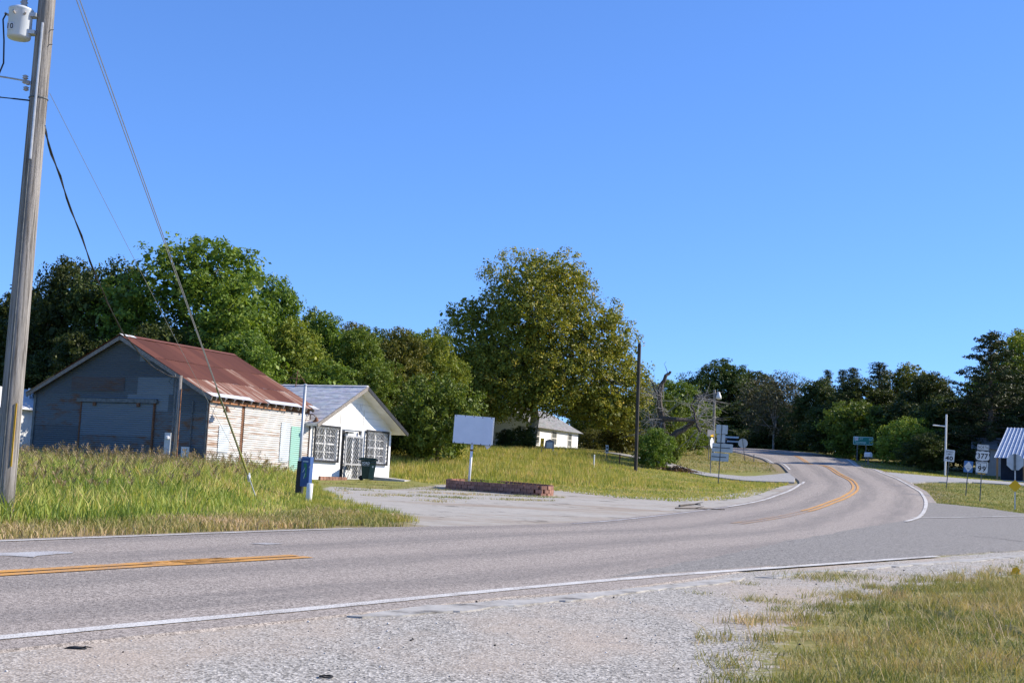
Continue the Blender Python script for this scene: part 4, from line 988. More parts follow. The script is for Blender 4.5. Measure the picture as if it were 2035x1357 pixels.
MB().tube([(-.62, -.22, tz + .42), (-.66, -.24, tz + .3), (-.60, -.26, tz - .1), (-.58, -.24, tz - .5), (-.66, -.22, tz - .72), (-.70, -.22, tz - .95), (-.60, -.22, tz - 1.12), (-.35, -.2, tz - 1.13), (-.12, -.1, tz - 1.12)], .014, 6).build('tank_lead', 'cable', tank, True)
bz = ph(155)
MB().tube([(-.14, -.1, bz), (-.60, -.1, bz + .06), (-1.05, -.1, bz + .10)], .016, 6).build('strain_bracket', 'galvanised', up)
for dx_, dz_ in ((-.22, -.01), (-.165, -.03), (-.22, .07), (-.19, -.14)): MB().lathe([(.02, -.04), (.055, -.02), (.03, 0), (.055, .02), (.02, .04)], 10, (dx_, -.12, bz + dz_)).build('insulator', 'porcelain', up, True)
for py_ in (50, 79): MB().tube([(.12, -.06, ph(py_)), (.20, -.08, ph(py_))], .008, 5).build('bolt', 'post_steel', up)
MB().tube([(0, 0, ph(185) - .008), (0, 0, ph(185) + .008)], .172, 14).build('pole_band', 'post_steel', up)

anc = G(513, 1003); anc = gp(513, 33.5)
polept = lambda z: pb + dirp * z
def wire(mb, a, b, sag, r, n=24):
    pts = []
    for i in range(n + 1):
        t = i / n; p = a.lerp(b, t); p.z -= sag * 4 * t * (1 - t); pts.append(p)
    return mb.tube(pts, r, 5)
gt = P(105, -130, 22.0); gt2 = P(119, -112, 21.9)
gy = thing('guy_wire', 'steel guy wires with yellow guard anchored in the grass', 'wire', anc)
rel = lambda p: p - anc
endp = P(497, 955, anc.y)
MBa = MB(); wire(MBa, rel(gt), rel(endp), 0, .010); MBa.build('strand', 'wire_steel', gy)
MBa = MB(); wire(MBa, rel(gt2), rel(endp), 0, .010); MBa.build('strand', 'wire_steel', gy)
MBa = MB(); wire(MBa, rel(P(99, 186, 22.0)), rel(endp), .05, .005); MBa.build('thin_strand', 'wire_steel', gy)
A_, B_ = rel(gt), rel(endp); ta = .80
def online(py):
    lo, hi = 0.0, 1.0
    for _ in range(40):
        m_ = (lo + hi) / 2
        if proj(anc + A_.lerp(B_, m_))[1] < py: lo = m_
        else: hi = m_
    return A_.lerp(B_, lo)
MB().tube([online(770), online(942)], [.022, .032], 8).build('guard', 'guard_yellow', gy)
MB().tube([online(940), rel(P(515, 1006, anc.y + .1)), Vector((.05, .15, -.3))], .016, 6).build('anchor_rod', 'galvanised', gy)
MB().lathe([(.02, -.12), (.035, -.06), (.05, 0), (.035, .06), (.02, .12)], 8, online(948)).build('clamp', 'galvanised', gy)

mp_b = gp(344, 47.0); mp_t = P(359, 746, 47.0)
sd = MB(); pts = [P(px, py, y) for px, py, y in ((86, 250, 22), (103, 305, 24), (125, 370, 26.5), (150, 440, 29), (180, 520, 32), (212, 600, 35.5), (245, 662, 39), (280, 706, 42), (310, 733, 44.5), (335, 746, 46), (356, 750, 46.9))]
o0 = pts[-1].copy(); sv = thing('service_drop', 'black twisted service cable sagging to the meter pole', 'cable', o0)
smooth = []
for i in range(len(pts) - 1):
    for t in (0, .33, .66): smooth.append(pts[i].lerp(pts[i + 1], t) - o0)
smooth.append(pts[-1] - o0)
MB().tube(smooth, .016, 6).build('neutral', 'cable', sv)
tw = [p + Vector((.028 * math.cos(i * 1.3), 0, .028 * math.sin(i * 1.3))) for i, p in enumerate(smooth)]
MB().tube(tw, .013, 5).build('conductor', 'cable', sv)

dm = (mp_t - mp_b).normalized(); mpole = thing('meter_pole', 'short grey wooden meter pole in front of the barn gable', 'pole', mp_b, 0, math.atan2(dm.x, dm.z))
LM = (mp_t - mp_b).length
MB().tube([(0, 0, -.3), (0, 0, LM / 2), (0, 0, LM)], [.085, .075, .07], 10).build('shaft', 'wood_pole', mpole, True)
MB().tube([(.085, -.04, 0), (.08, -.04, LM - .5)], .016, 6).build('red_conduit', 'rust_beam', mpole)
MB().tube([(-.15, -.06, .4), (-.15, -.06, LM - .1), (-.2, -.1, LM + .02), (-.26, -.12, LM - .06)], .03, 6).build('weatherhead', 'post_steel', mpole)
MB().tube([(-.24, -.12, LM - .06), (-.4, -.1, LM - .25), (-.22, -.1, LM - .42), (-.12, -.1, LM - .1)], .012, 5).build('lead', 'cable', mpole)
MB().box(-.38, -.16, -.2, -.06, .95, 1.75).build('meter_box', 'galvanised', mpole); MB().lathe([(.06, 0), (.08, .02), (.08, .1), (.05, .12)], 10, (-.27, -.22, 1.5)).build('meter', 'sign_white', mpole)

# ================================================================== phone pedestal, bollard, pipe
p = gp(590, 37.5); p.z -= .05
ph_ = thing('phone_pedestal', 'blue roadside phone pedestal with dark post and green emblem', 'pedestal', p, R(-14), R(1))
Hb = P(612, 907, p.y).z - p.z; Hm = P(605, 966, p.y).z - p.z
MB().box(-.06, .118, -.03, .16, 0, Hb - .14).build('post', 'black_iron_and_shade', ph_)
bx = MB().box(.12, .39, -.14, .10, Hm, Hb).build('box', 'blue_box', ph_)
MB().box(.12, .39, -.145, -.141, Hb - .05, Hb).build('rim', 'blue_sign', bx)
MB().box(.16, .33, -.146, -.142, Hb - .16, Hb - .12).build('name_strip', 'logo_pale', bx)
em = [(.30, Hm + .26), (.26, Hm + .30), (.30, Hm + .45), (.29, Hm + .55), (.25, Hm + .63), (.24, Hm + .70), (.28, Hm + .76), (.33, Hm + .72), (.35, Hm + .60), (.34, Hm + .45), (.36, Hm + .33)]
zs = (Hb - Hm) / .95
MB().prism([(x - .045, Hm + (z_ - Hm) * zs) for x, z_ in em], -.147, -.142).build('emblem', 'logo_green', bx)
for q in (((.22, .25), (.26, .42)), ((.18, .45), (.25, .60)), ((.37, .6), (.42, .72))): MB().beam((q[0][0], -.145, Hm + q[0][1] * zs), (q[1][0], -.145, Hm + q[1][1] * zs), .02, .006, (0, 1, 0)).build('emblem_stroke', 'logo_pale', bx)
MB().box(-.02, .06, -.06, .02, Hb - .14, Hb - .04).build('cap', 'sign_white', ph_)
p = gp(613, 34.6); bo = thing('bollard', 'short white painted pipe bollard beside the blue pedestal', 'bollard', p, 0, R(1.5))
hb_ = P(616, 960, p.y).z - p.z; MB().tube([(0, 0, -.2), (0, 0, hb_ - .01), (0, 0, hb_)], [.085, .085, .07], 14).build('pipe', 'white_paint', bo, True)
p = gp(592, 46); pl = thing('metal_pipe_post', 'tall thin galvanised pipe post standing before the barn side wall', 'post', p, 0, R(.4))
hp = P(601, 766, p.y).z - p.z; MB().tube([(0, 0, -.2), (0, 0, hp)], .055, 10).build('pipe', 'galvanised', pl, True); MB().lathe([(.065, 0), (.065, .05), (.03, .07)], 10, (0, 0, hp)).build('pipe_cap', 'galvanised', pl)

# ================================================================== blank sign and brick planter
sp = gp(931, 54); blank = thing('blank_sign', 'blank white panel sign on a single post in the planter', 'sign', sp, R(3), R(1.7))
zb, zt_ = P(935, 882, 54).z - sp.z, P(935, 827, 54).z - sp.z
wl_, wr_ = P(895, 850, 54).x - P(934, 850, 54).x, P(972, 850, 54).x - P(934, 850, 54).x
MB().tube([(0, 0, -.2), (0, 0, zb + .1)], .055, 12).build('post', 'white_paint', blank, True); MB().tube([(0, 0, zb - .30), (0, 0, zb - .22)], .058, 12).build('rust_band', 'rust_iron', blank)
MB().box(wl_, wr_, -.07, .0, zb, zt_).build('tarp_face', 'tarp', blank)
MB().box(wl_ + .03, wr_ + .06, .005, .11, zb + .03, zt_ + .02).build('cabinet', 'galvanised', blank)
for k in range(5):
    x = wl_ + .08 + k * (wr_ - wl_ - .16) / 4
    MB().box(x - .012, x + .012, -.08, -.072, zt_ - .05, zt_ + .012).build('clip', 'black_iron_and_shade', blank); MB().box(x - .012, x + .012, -.08, -.072, zb - .012, zb + .05).build('clip', 'black_iron_and_shade', blank)
MB().add([(.55, .25, zb - .02), (.82, .25, zb - .02), (.66, .25, zb - .17)], [(0, 1, 2)]).build('hanging_corner', 'tarp', blank)

def cx_block(w_, d__, h_):
    b_ = .012; return MB().prism([(-w_ / 2, -d__ / 2 + .02), (-w_ / 2 + .03, -d__ / 2), (w_ / 2 - .03, -d__ / 2), (w_ / 2, -d__ / 2 + .02), (w_ / 2 - .02, d__ / 2), (-w_ / 2 + .02, d__ / 2)], 0, h_)
bm = cx_block(.29, .2, .142); bme = bpy.data.meshes.new('block'); bme.from_pydata([(x, z_, y) for x, y, z_ in bm.v], [], bm.f); bme.update(); bme.materials.append(MAT['block_red'])
pc = gp(990, 53.0); plan = thing('brick_planter', 'curved low planter wall of red brown stone blocks', 'planter', pc)
outl = [gp(893, 52.6), gp(915, 51.6), gp(960, 51.0), gp(1010, 50.2), gp(1050, 49.5), gp(1080, 49.4), gp(1094, 50.2), gp(1088, 51.6), gp(1050, 53.0), gp(1000, 54.6), gp(950, 55.6), gp(905, 55.2), gp(891, 53.8)]
loop = cr([(p_.x, p_.y) for p_ in outl] + [(outl[0].x, outl[0].y)], .05)
Lp = np.concatenate([[0], np.cumsum(np.linalg.norm(np.diff(loop, axis=0), axis=1))]); nbk = int(Lp[-1] / .30)
base_z = min(g(*q) for q in loop)
for course in range(3):
    for k in range(nbk):
        t = (k + .5 * (course % 2)) % nbk * Lp[-1] / nbk + .03; x = np.interp(t, Lp, loop[:, 0]); y = np.interp(t, Lp, loop[:, 1])
        x2 = np.interp((t + .1) % Lp[-1], Lp, loop[:, 0]); y2 = np.interp((t + .1) % Lp[-1], Lp, loop[:, 1])
        gl_ = g(x, y); zc = gl_ - .05 + course * .147 - (.0 if course < 3 else .0)
        if course == 3 and (gl_ - base_z) > 9: continue
        o = bpy.data.objects.new('block', bme); COL.objects.link(o); o.parent = plan
        o.location = Vector((x + random.uniform(-.012, .012), y + random.uniform(-.012, .012), zc)) - pc; o.rotation_euler = (random.uniform(-.02, .02), random.uniform(-.02, .02), math.atan2(y2 - y, x2 - x) + random.uniform(-.05, .05))
inner = [tuple(q) for q in loop[::6]]
o = sheet('planter_soil', inner, .27, 'soil', .4); o.parent = plan; o.location = -pc
pX, pY = scatter(inner, 2600); kk = fbm(pX, pY, 1.2, 3) > .1; pX, pY = pX[kk], pY[kk]; n = len(pX); pZ = gz(pX, pY) + .27; hh = rng.uniform(.08, .3, n) * np.exp(-((pX - sp.x - .7) / .9) ** 2) + .04
th = rng.uniform(0, 6.28, n); e = np.stack([np.cos(th) * .012, np.sin(th) * .012, np.zeros(n)], 1); b_ = np.stack([pX, pY, pZ], 1)
V = np.stack([b_ - e, b_ + e, b_ + np.stack([np.sin(th) * hh * .4, np.cos(th) * hh * .4, hh], 1)], 1).reshape(-1, 3)
tag(from_arrays('planter_grass', V, np.arange(3 * n).reshape(n, 3), 'leaf_bright', np.clip(rng.normal(.5, .2, n), 0, 1)), 'green grass clump growing inside the block planter', 'grass', kind='stuff')

# ================================================================== road signs
def post_sign(name, label, px, y, top_py, lean_deg, turn=0.0, width=.055, rotz=None, mat='post_steel'):
    p = gp(px, y); p.z -= .03; t = thing(name, label, 'sign', p, (-az(px) if rotz is None else rotz) + turn, R(lean_deg))
    h = P(px, top_py, y).z - p.z; MB().box(-width / 2, width / 2, .0, .035, -.3, h).box(-width * .18, width * .18, .035, .06, -.3, h).build('post', mat, t)
    return t, p, y
def rrect(w, h, r=.04, n=4):
    pts = []
    for cx_, cz_, a0 in ((w / 2 - r, h / 2 - r, 0), (-w / 2 + r, h / 2 - r, 90), (-w / 2 + r, -h / 2 + r, 180), (w / 2 - r, -h / 2 + r, 270)):
        for k in range(n + 1): t = R(a0 + 90 * k / n); pts.append((cx_ + r * math.cos(t), cz_ + r * math.sin(t)))
    return pts
def plate(t, name, poly, x, z, y0, y1, mat): return MB().prism([(a + x, b + z) for a, b in poly], y0, y1).build(name, mat, t)
# north 377 / 99
t, p, y = post_sign('route_sign', 'route marker post with north, shield and square number plates', 1947, 70, 892, 3.0)
H = lambda py, px=1950, yy=70: P(px, py, yy).z - p.z
zc = H(928); o = plate(t, 'route_plate', rrect(.61, .61), 0, zc, -.012, -.002, 'sign_white')
letters('99', 'black_print', o, (0, -.016, zc - .08))
ok = [(-.24, .26), (.24, .26), (.24, -.02), (.18, -.05), (.10, -.03), (.0, -.05), (-.08, -.02), (-.08, .18), (-.24, .18)]
for i in range(len(ok)):
    a, b = ok[i], ok[(i + 1) % len(ok)]
    if b[1] < 0 and a[1] < 0: continue
    MB().beam((a[0], -.015, zc + a[1]), (b[0], -.015, zc + b[1]), .022, .006, (0, 1, 0)).build('state_outline', 'black_print', o)
z377 = zc + .305 + .02 + .30
o = plate(t, 'shield_backing', rrect(.78, .61, .05), 0, z377, -.012, -.002, 'black_print')
half = [(0, -.29), (.05, -.262), (.14, -.25), (.24, -.245), (.31, -.21), (.355, -.14), (.365, -.06), (.34, .02), (.315, .08), (.325, .14), (.36, .19), (.29, .265), (.22, .245), (.15, .24), (.07, .26), (0, .275)]
sh = half + [(-x, z_) for x, z_ in half[-2:0:-1]]
plate(t, 'shield', sh, 0, z377, -.017, -.013, 'sign_white'); letters('377', 'black_print', t, (0, -.021, z377 - .01))
zn = z377 + .305 + .17; o = plate(t, 'north_plate', rrect(.61, .30, .03), 0, zn, -.012, -.002, 'sign_white'); letters('NORTH', 'black_print', o, (0, -.016, zn))
fr = MB()
for (a, b) in (((-.28, -.125), (.28, -.125)), ((-.28, .125), (.28, .125)), ((-.28, -.125), (-.28, .125)), ((.28, -.125), (.28, .125))): fr.beam((a[0], -.014, zn + a[1]), (b[0], -.014, zn + b[1]), .012, .004, (0, 1, 0))
fr.build('border', 'black_print', o); MB().box(-.2, .2, .0, .03, zc - .38, zc - .33).build('bracket', 'yellow_paint', t)
# memorial sign, blue with pale diamond
t, p, y = post_sign('blue_sign', 'small square blue sign with pale diamond on a thin post', 1919, 74, 918, 4.5)
zc = P(1927, 927, 74).z - p.z; plate(t, 'panel', rrect(.50, .66, .02), .0, zc, -.012, -.002, 'blue_sign'); plate(t, 'diamond', [(0, -.31), (.235, 0), (0, .31), (-.235, 0)], 0, zc, -.017, -.013, 'sign_white')
MB().box(-.14, .14, -.021, -.018, zc - .005, zc + .05).build('print_line', 'faded_print', t); MB().box(-.06, .08, -.021, -.018, zc - .13, zc - .09).build('print_line', 'black_print', t)
# speed limit
t, p, y = post_sign('speed_limit_sign', 'white speed limit 40 sign on a leaning thin post', 1880.5, 81, 897, 4.6)
zc = P(1887, 905, 81).z - p.z; o = plate(t, 'panel', rrect(.62, .76, .04), 0, zc, -.012, -.002, 'sign_white')
letters('SPEED', 'black_print', o, (0, -.016, zc + .25)); letters('LIMIT', 'black_print', o, (0, -.016, zc + .10)); letters('40', 'black_print', o, (0, -.016, zc - .16))
# stop sign seen from behind with yellow diamond marker below
t, p, y = post_sign('stop_sign', 'stop sign seen from behind with yellow diamond plate below', 2017, 62, 900, .0, width=.06, mat='galvanised')
oc = [(.42 * math.cos(R(22.5 + 45 * k)), .42 * math.sin(R(22.5 + 45 * k))) for k in range(8)]
zc = P(2016, 918, 62).z - p.z
MB().prism([(a, b + zc) for a, b in oc], -.012, -.002).build('octagon', 'sign_back', t); MB().box(-.07, .04, -.05, -.014, zc - .42, zc + .40).build('back_channel', 'post_steel', t)
zd = P(2017, 965, 62).z - p.z; MB().prism([(0, zd - .30), (.30, zd), (0, zd + .30), (-.30, zd)], -.015, -.005).build('diamond', 'yellow_sign', t)
# sign backs at the side street
t, p, y = post_sign('junction_sign', 'four stacked sign plates seen from behind on one post', 1427, 78, 845, 1.9)
H = lambda py, px=1432: P(px, py, 78).z - p.z
for nm, x, py0, py1, w_ in (('square_plate', .02, 844, 862, .70), ('small_plate', .0, 863, 879, .50), ('wide_plate', .12, 881, 898, 1.26), ('wide_plate', .0, 900, 916, 1.06)):
    zc = (H(py0) + H(py1)) / 2; hh_ = H(py0) - H(py1); plate(t, nm, rrect(w_, hh_, .03), x, zc, -.035, -.025, 'sign_back')
    MB().box(-.03, .03, -.05, -.036, zc - hh_ / 2, zc + hh_ / 2).build('channel', 'post_steel', t)
    if w_ > 1: MB().box(x - w_ * .48, x + w_ * .36, -.046, -.036, zc - .02, zc + .025).build('stiffener', 'black_iron_and_shade', t)
t, p, y = post_sign('yield_post_sign', 'white octagon plate with yellow marker turned edge on', 1412, 90, 870, 1.2, R(62), rotz=0)
zc = P(1417, 880, 90).z - p.z; MB().prism([(a * .95, b * .95 + zc) for a, b in oc], -.02, -.01).build('octagon', 'sign_white', t)
zc = P(1418, 866, 90).z - p.z; mb = MB(); mb.beam((-.3, .0, zc), (.3, .0, zc), .10, .02, (0, 1, 0)).beam((.12, 0, zc + .12), (.3, 0, zc), .08, .02, (0, 1, 0)).build('arrow_plate', 'yellow_sign', t)
t, p, y = post_sign('small_sign', 'small grey sign back on a dark thin post by lamp pole', 1408, 108, 855, .5, R(20), rotz=0)
zc = P(1409, 860, 108).z - p.z; plate(t, 'panel', rrect(.42, .55, .03), -.0, zc, -.015, -.005, 'beige_wall'); plate(t, 'panel', rrect(.30, .4, .03), .35, zc + .05, -.015, -.005, 'beige_wall')
t, p, y = post_sign('round_sign', 'round sign seen from behind on a post leaning left', 1481, 118, 870, -8.0)
zc = P(1475, 880, 118).z - p.z; MB().prism([(.44 * math.cos(R(15 * k)), .44 * math.sin(R(15 * k)) + zc) for k in range(24)], -.035, -.025).build('disc', 'sign_back', t); MB().box(-.03, .03, -.05, -.036, zc - .44, zc + .44).build('channel', 'post_steel', t)
def stake(name, label, px, y, top_py, r, mat, lean_=0.0, cat='post'):
    p = gp(px, y); h = P(px, top_py, y).z - p.z; t = thing(name, label, cat, p, 0, R(lean_)); MB().tube([(0, 0, -.2), (0, 0, h * .98), (0, 0, h)], [r, r, r * .7], 7).build('shaft', mat, t); return t, h, p
stake('marker_stake', 'thin dark marker stake beside the round sign', 1498, 112, 903, .04, 'post_steel')
# green distance sign
p = gp(1714, 127); t = thing('distance_sign', 'green distance sign on two dark posts below the trees', 'sign', p, -az(1714) - R(3), R(.8))
zt_, zb = P(1715, 868, 127).z - p.z, P(1715, 883.5, 127).z - p.z; zc = (zt_ + zb) / 2; hh_ = zt_ - zb
for x in (-.55, .30): MB().box(x - .05, x + .05, .0, .05, -.5, zc + .2).build('post', 'post_steel', t)
plate(t, 'border', rrect(1.92, hh_ + .02, .06), 0, zc, -.012, -.002, 'green_sign_letters'); o = plate(t, 'panel', rrect(1.84, hh_ - .06, .05), 0, zc, -.02, -.013, 'green_sign')
MB().box(-.84, -.48, -.026, -.022, zc + .02, zc + .36).build('shield', 'sign_white', o); letters('377s', 'black_print', o, (-.66, -.03, zc + .19))
letters('JCT', 'green_sign_letters', o, (-.18, -.026, zc + .18)); letters('n12', 'green_sign_letters', o, (.7, -.026, zc + .18)); letters('Tish', 'green_sign_letters', o, (-.27, -.026, zc - .19)); letters('n13', 'green_sign_letters', o, (.7, -.026, zc - .19))
# mailbox behind it
p = gp(1725, 122); t = thing('mailbox', 'white rural mailbox near the green distance sign', 'mailbox', p, R(35))
MB().box(-.05, .05, -.05, .05, -.2, .8).build('post', 'weathered_wood', t); mbp = [(.17 * math.cos(R(20 * k)), .17 * math.sin(R(20 * k)) + .28) for k in range(10)] + [(-.17, 0), (.17, 0)]
MB().prism([(a, b + .8) for a, b in mbp], -.35, .35).build('box', 'white_paint', t)
stake('delineator_post', 'thin delineator post on the verge before dark trees', 1658, 150, 892, .05, 'post_steel')

# crossed white pole
t, h, p = stake('white_cross_pole', 'tall white pole with one short side arm', 1878, 100, 823, .075, 'white_paint', 0.7)
zz = P(1880, 847, 100).z - p.z; MB().tube([(0, 0, zz), (-1.05, 0, zz + .03)], .05, 8).build('side_arm', 'white_paint', t)

# poles in the middle
t, h, p = stake('bare_pole', 'tall dark bare utility pole beside the dead tree', 1263, 85, 681, .125, 'dark_pole', -.4, 'pole')
t, h, p = stake('lamp_pole', 'grey wooden lamp pole with white hood before dark trees', 1417, 115, 774, .12, 'wood_pole', -.6, 'lamp')
MB().tube([(0, 0, h - .5), (.3, -.1, h - .2), (.36, -.1, h - .25)], .03, 6).build('arm', 'galvanised', t); MB().lathe([(.08, .2), (.13, .12), (.15, 0), (.24, -.18), (.26, -.42), (.1, -.5)], 14, (.38, -.1, h - .4)).build('lamp_head', 'white_paint', t, True)
stake('old_pole', 'grey pole end standing behind the bushy green tree', 909, 100, 730, .1, 'wood_pole', 0, 'pole')

# small field signs
t, p, y = post_sign('yellow_marker_sign', 'small yellow upright sign on a thin post in the field', 1075.5, 93, 875, 2.0)
zc = P(1078, 879, 93).z - p.z; plate(t, 'panel', rrect(.26, .62, .03), 0, zc, -.015, -.003, 'yellow_sign'); MB().box(-.03, .03, -.02, -.016, zc - .1, zc + .12).build('print', 'black_print', t)
p = gp(1091, 96); t = thing('notice_board', 'grey notice board with gabled top on two posts', 'board', p, 0, R(1))
z0, z1 = P(1090, 891, 96).z - p.z, P(1090, 872, 96).z - p.z
MB().prism([(-.34, z0), (.34, z0), (.34, z1 - .15), (0, z1), (-.34, z1 - .15)], -.03, .03).build('board', 'grey_wall', t); MB().box(-.22, .22, -.04, -.032, z0 + .04, z1 - .24).build('sheet', 'sign_back', t)
for x in (-.32, .30): MB().box(x - .04, x + .04, .035, .09, -.2, z1 - .3).build('leg', 'sign_white' if x > 0 else 'grey_wall', t)
t, h, p = stake('utility_marker', 'small grey white utility marker on a dark stake', 1205.5, 94, 884, .03, 'post_steel'); MB().box(-.1, .1, -.05, .05, h - .62, h).build('plate', 'sign_back', t); MB().box(-.06, .06, -.056, -.052, h - .5, h - .38).box(-.06, .06, -.056, -.052, h - .25, h - .12).build('print', 'black_print', t)
stake('white_stake', 'short white stake standing in the meadow grass', 1180, 84, 903, .045, 'white_paint')
stake('wood_stake', 'short brown wooden stake in the meadow grass', 1231, 90, 902, .05, 'rust_iron')
stake('low_stake', 'low white stake at the edge of the bushy tree', 901, 84, 889, .04, 'white_paint')

# ================================================================== far buildings
FC = gp(1058, 108); FC.z -= .2
fh = thing('far_house', 'white weatherboard house half hidden behind the sycamore', 'house', FC, ROTB)
wlen = on_ray(1148, FC + Vector((0, 0, 1)), U); hE = P(1058, 846, FC.y).z - FC.z; fw = 5.0
MB().box(0, wlen, 0, .15, 0, hE).build('sunlit_wall', 'house_white', fh); MB().prism([(0, 0), (fw, 0), (fw, hE), (fw / 2, hE + 1.6), (0, hE)], -.15, 0).build('gable_wall', 'house_white', fh).matrix_local = Matrix.Rotation(R(90), 4, 'Z')
MB().box(.2, wlen, fw - .15, fw, 0, hE).build('back_wall', 'house_white', fh)
MB().add([(-.4, -.4, hE - .1), (wlen + .4, -.4, hE - .1), (wlen - 1.6, fw / 2, hE + 1.75), (-.4, fw / 2, hE + 1.75), (wlen + .4, fw + .4, hE - .1), (-.4, fw + .4, hE - .1)], [(0, 1, 2, 3), (3, 2, 4, 5), (1, 4, 2)]).build('roof', 'shingle_far', fh)
for px0, px1 in ((1064, 1071), (1096, 1105), (1128, 1135)):
    x0, x1 = on_ray(px0, FC + Vector((0, 0, 1)), U), on_ray(px1, FC + Vector((0, 0, 1)), U); z0, z1 = hE * .32, hE * .86
    w = MB().box(x0 - .08, x0, -.04, -.005, z0, z1).box(x1, x1 + .08, -.04, -.005, z0, z1).box(x0, x1, -.04, -.005, z0 - .08, z0).box(x0, x1, -.04, -.005, z1, z1 + .08).box(x0, x1, -.035, -.005, (z0 + z1) / 2 - .03, (z0 + z1) / 2 + .03).build('window', 'soffit', fh)
    MB().box(x0, x1, -.02, -.004, z0, (z0 + z1) / 2 - .03).build('pane', 'curtain_pane', w); MB().box(x0, x1, -.02, -.004, (z0 + z1) / 2 + .03, z1).build('pane', 'curtain_pane', w)
FD = gp(1024, 114); FD.z -= .2
fg2 = thing('far_shed', 'grey white shed with shaded gable left of the sycamore trunk', 'shed', FD, ROTB)
hE2 = P(1024, 842, FD.y).z - FD.z; fw2 = on_ray(972, FD + Vector((0, 0, 1)), V_)
MB().box(0, 5, 0, .15, 0, hE2).build('side_wall', 'white_paint', fg2)
MB().prism([(0, 0), (fw2, 0), (fw2, hE2), (fw2 / 2, hE2 + 1.3), (0, hE2)], 0, .15).build('gable_wall', 'white_paint', fg2).matrix_local = Matrix.Rotation(R(90), 4, 'Z')
MB().add([(-.4, -.3, hE2 - .1), (5, -.3, hE2 - .1), (5, fw2 / 2, hE2 + 1.42), (-.4, fw2 / 2, hE2 + 1.42), (5, fw2 + .3, hE2 - .1), (-.4, fw2 + .3, hE2 - .1)], [(0, 1, 2, 3), (3, 2, 4, 5)]).build('roof', 'shingle_far', fg2)
# low building beyond the far bend
p = gp(1432, 186); lb = thing('low_building', 'low dark building with thin white flat roof beyond the bend', 'building', p, R(-6))
z1, z0 = P(1432, 868, 186).z - p.z, 0
MB().box(-2.9, 2.2, .5, 5, -1, z1 - .1).build('wall', 'navy_wall', lb); MB().box(-3.2, 2.6, -.2, 5.3, z1 - .1, z1 + .15).build('flat_roof', 'white_paint', lb)
MB().box(.9, 3.2, -1.6, .49, z1 - .75, z1 - .55).build('porch_roof', 'white_paint', lb); MB().box(3.05, 3.15, -1.5, -1.4, -1, z1 - .76).build('porch_post', 'grey_wall', lb); MB().box(.3, .75, .45, .52, .2, 1.5).build('door', 'grey_wall', lb)
# porch building at the right edge
p0 = gp(1984, 110); pbld = thing('porch_building', 'dark porch building with pale blue standing seam metal roof', 'building', p0, -az(1984))
zE, zR = P(1978, 909, 109).z - p0.z, P(2002, 850, 113).z - p0.z; LX = 9.0
MB().add([(-.35, -1.0, zE), (LX, -1.0, zE), (LX, 3.2, zR), (.75, 3.2, zR)], [(0, 1, 2, 3)]).build('roof', 'metal_roof', pbld)
for k in range(28):
    x = -.33 + k * .33; t0 = 0; xr = .75 + (x + .35) * (LX - .75) / (LX + .35)
    MB().beam((x, -1.0, zE + .02), (xr, 3.2, zR + .02), .05, .05).build('roof_rib', 'roof_rib', pbld)
MB().add([(.75, 3.2, zR - .02), (LX, 3.2, zR - .02), (LX, 7, zE), (.75, 7, zE)], [(0, 1, 2, 3)]).build('back_roof', 'metal_roof', pbld)
MB().box(.2, LX, 1.4, 1.6, 0, zE + .6).build('wall', 'navy_wall', pbld); MB().box(.2, .4, 1.6, 6.8, 0, zE).build('side_wall', 'beige_wall', pbld)
for x in (-.1, 2.05, 4.2, 6.4): MB().box(x - .08, x + .08, -.85, -.69, 0, zE + .05).build('porch_post', 'new_wood', pbld)
MB().box(-.4, LX, -1.1, 1.4, -.4, .12).build('deck', 'deck_blue', pbld)
p1 = gp(1965, 120); bh = thing('beige_house', 'beige house wall in the shade behind the route signs', 'house', p1, -az(1965))
hb_ = P(1965, 890, 120).z - p1.z
MB().box(-1.2, 2.5, 0, 5, -.3, hb_).build('wall', 'beige_wall', bh); MB().add([(-1.6, -.4, hb_ - .1), (2.8, -.4, hb_ - .1), (2.8, 2.5, hb_ + 1.1), (-1.6, 2.5, hb_ + 1.1), (2.8, 5.4, hb_ - .1), (-1.6, 5.4, hb_ - .1)], [(0, 1, 2, 3), (3, 2, 4, 5)]).build('roof', 'shingle_far', bh)

# ================================================================== trees
def leaf_cloud(C, per, cr_, leaf, r, flat=.75, updir=.35, outdir=None, aspect=.55):
    """many small rhombic leaves around cluster centres C"""
    n = len(C) * per; c = np.repeat(C, per, 0)
    off = r.normal(0, 1, (n, 3)); off /= np.maximum(np.linalg.norm(off, axis=1)[:, None], 1e-6); off *= (r.uniform(0, 1, (n, 1)) ** .45)
    crs = np.repeat(r.uniform(.6, 1.35, len(C)), per)[:, None] * cr_
    off *= crs; off[:, 2] *= flat; p = c + off
    nr = off / np.maximum(crs, 1e-6) * .8 + r.normal(0, .55, (n, 3)); nr[:, 2] += updir
    nr /= np.linalg.norm(nr, axis=1)[:, None]
    t = np.cross(nr, r.normal(0, 1, (n, 3))); t /= np.linalg.norm(t, axis=1)[:, None]; b = np.cross(nr, t)
    s = leaf * r.uniform(.55, 1.3, (n, 1)); 
    V = np.stack([p - t * s * .5, p + b * s * aspect * .5 + nr * s * .06, p + t * s * .5, p - b * s * aspect * .5 + nr * s * .06], 1).reshape(-1, 3)
    F = np.arange(4 * n).reshape(n, 4)
    cv = np.repeat(r.normal(0, .16, len(C)), per); v = np.clip(.45 + cv + r.normal(0, .17, n), 0, 1)
    return V, F, v
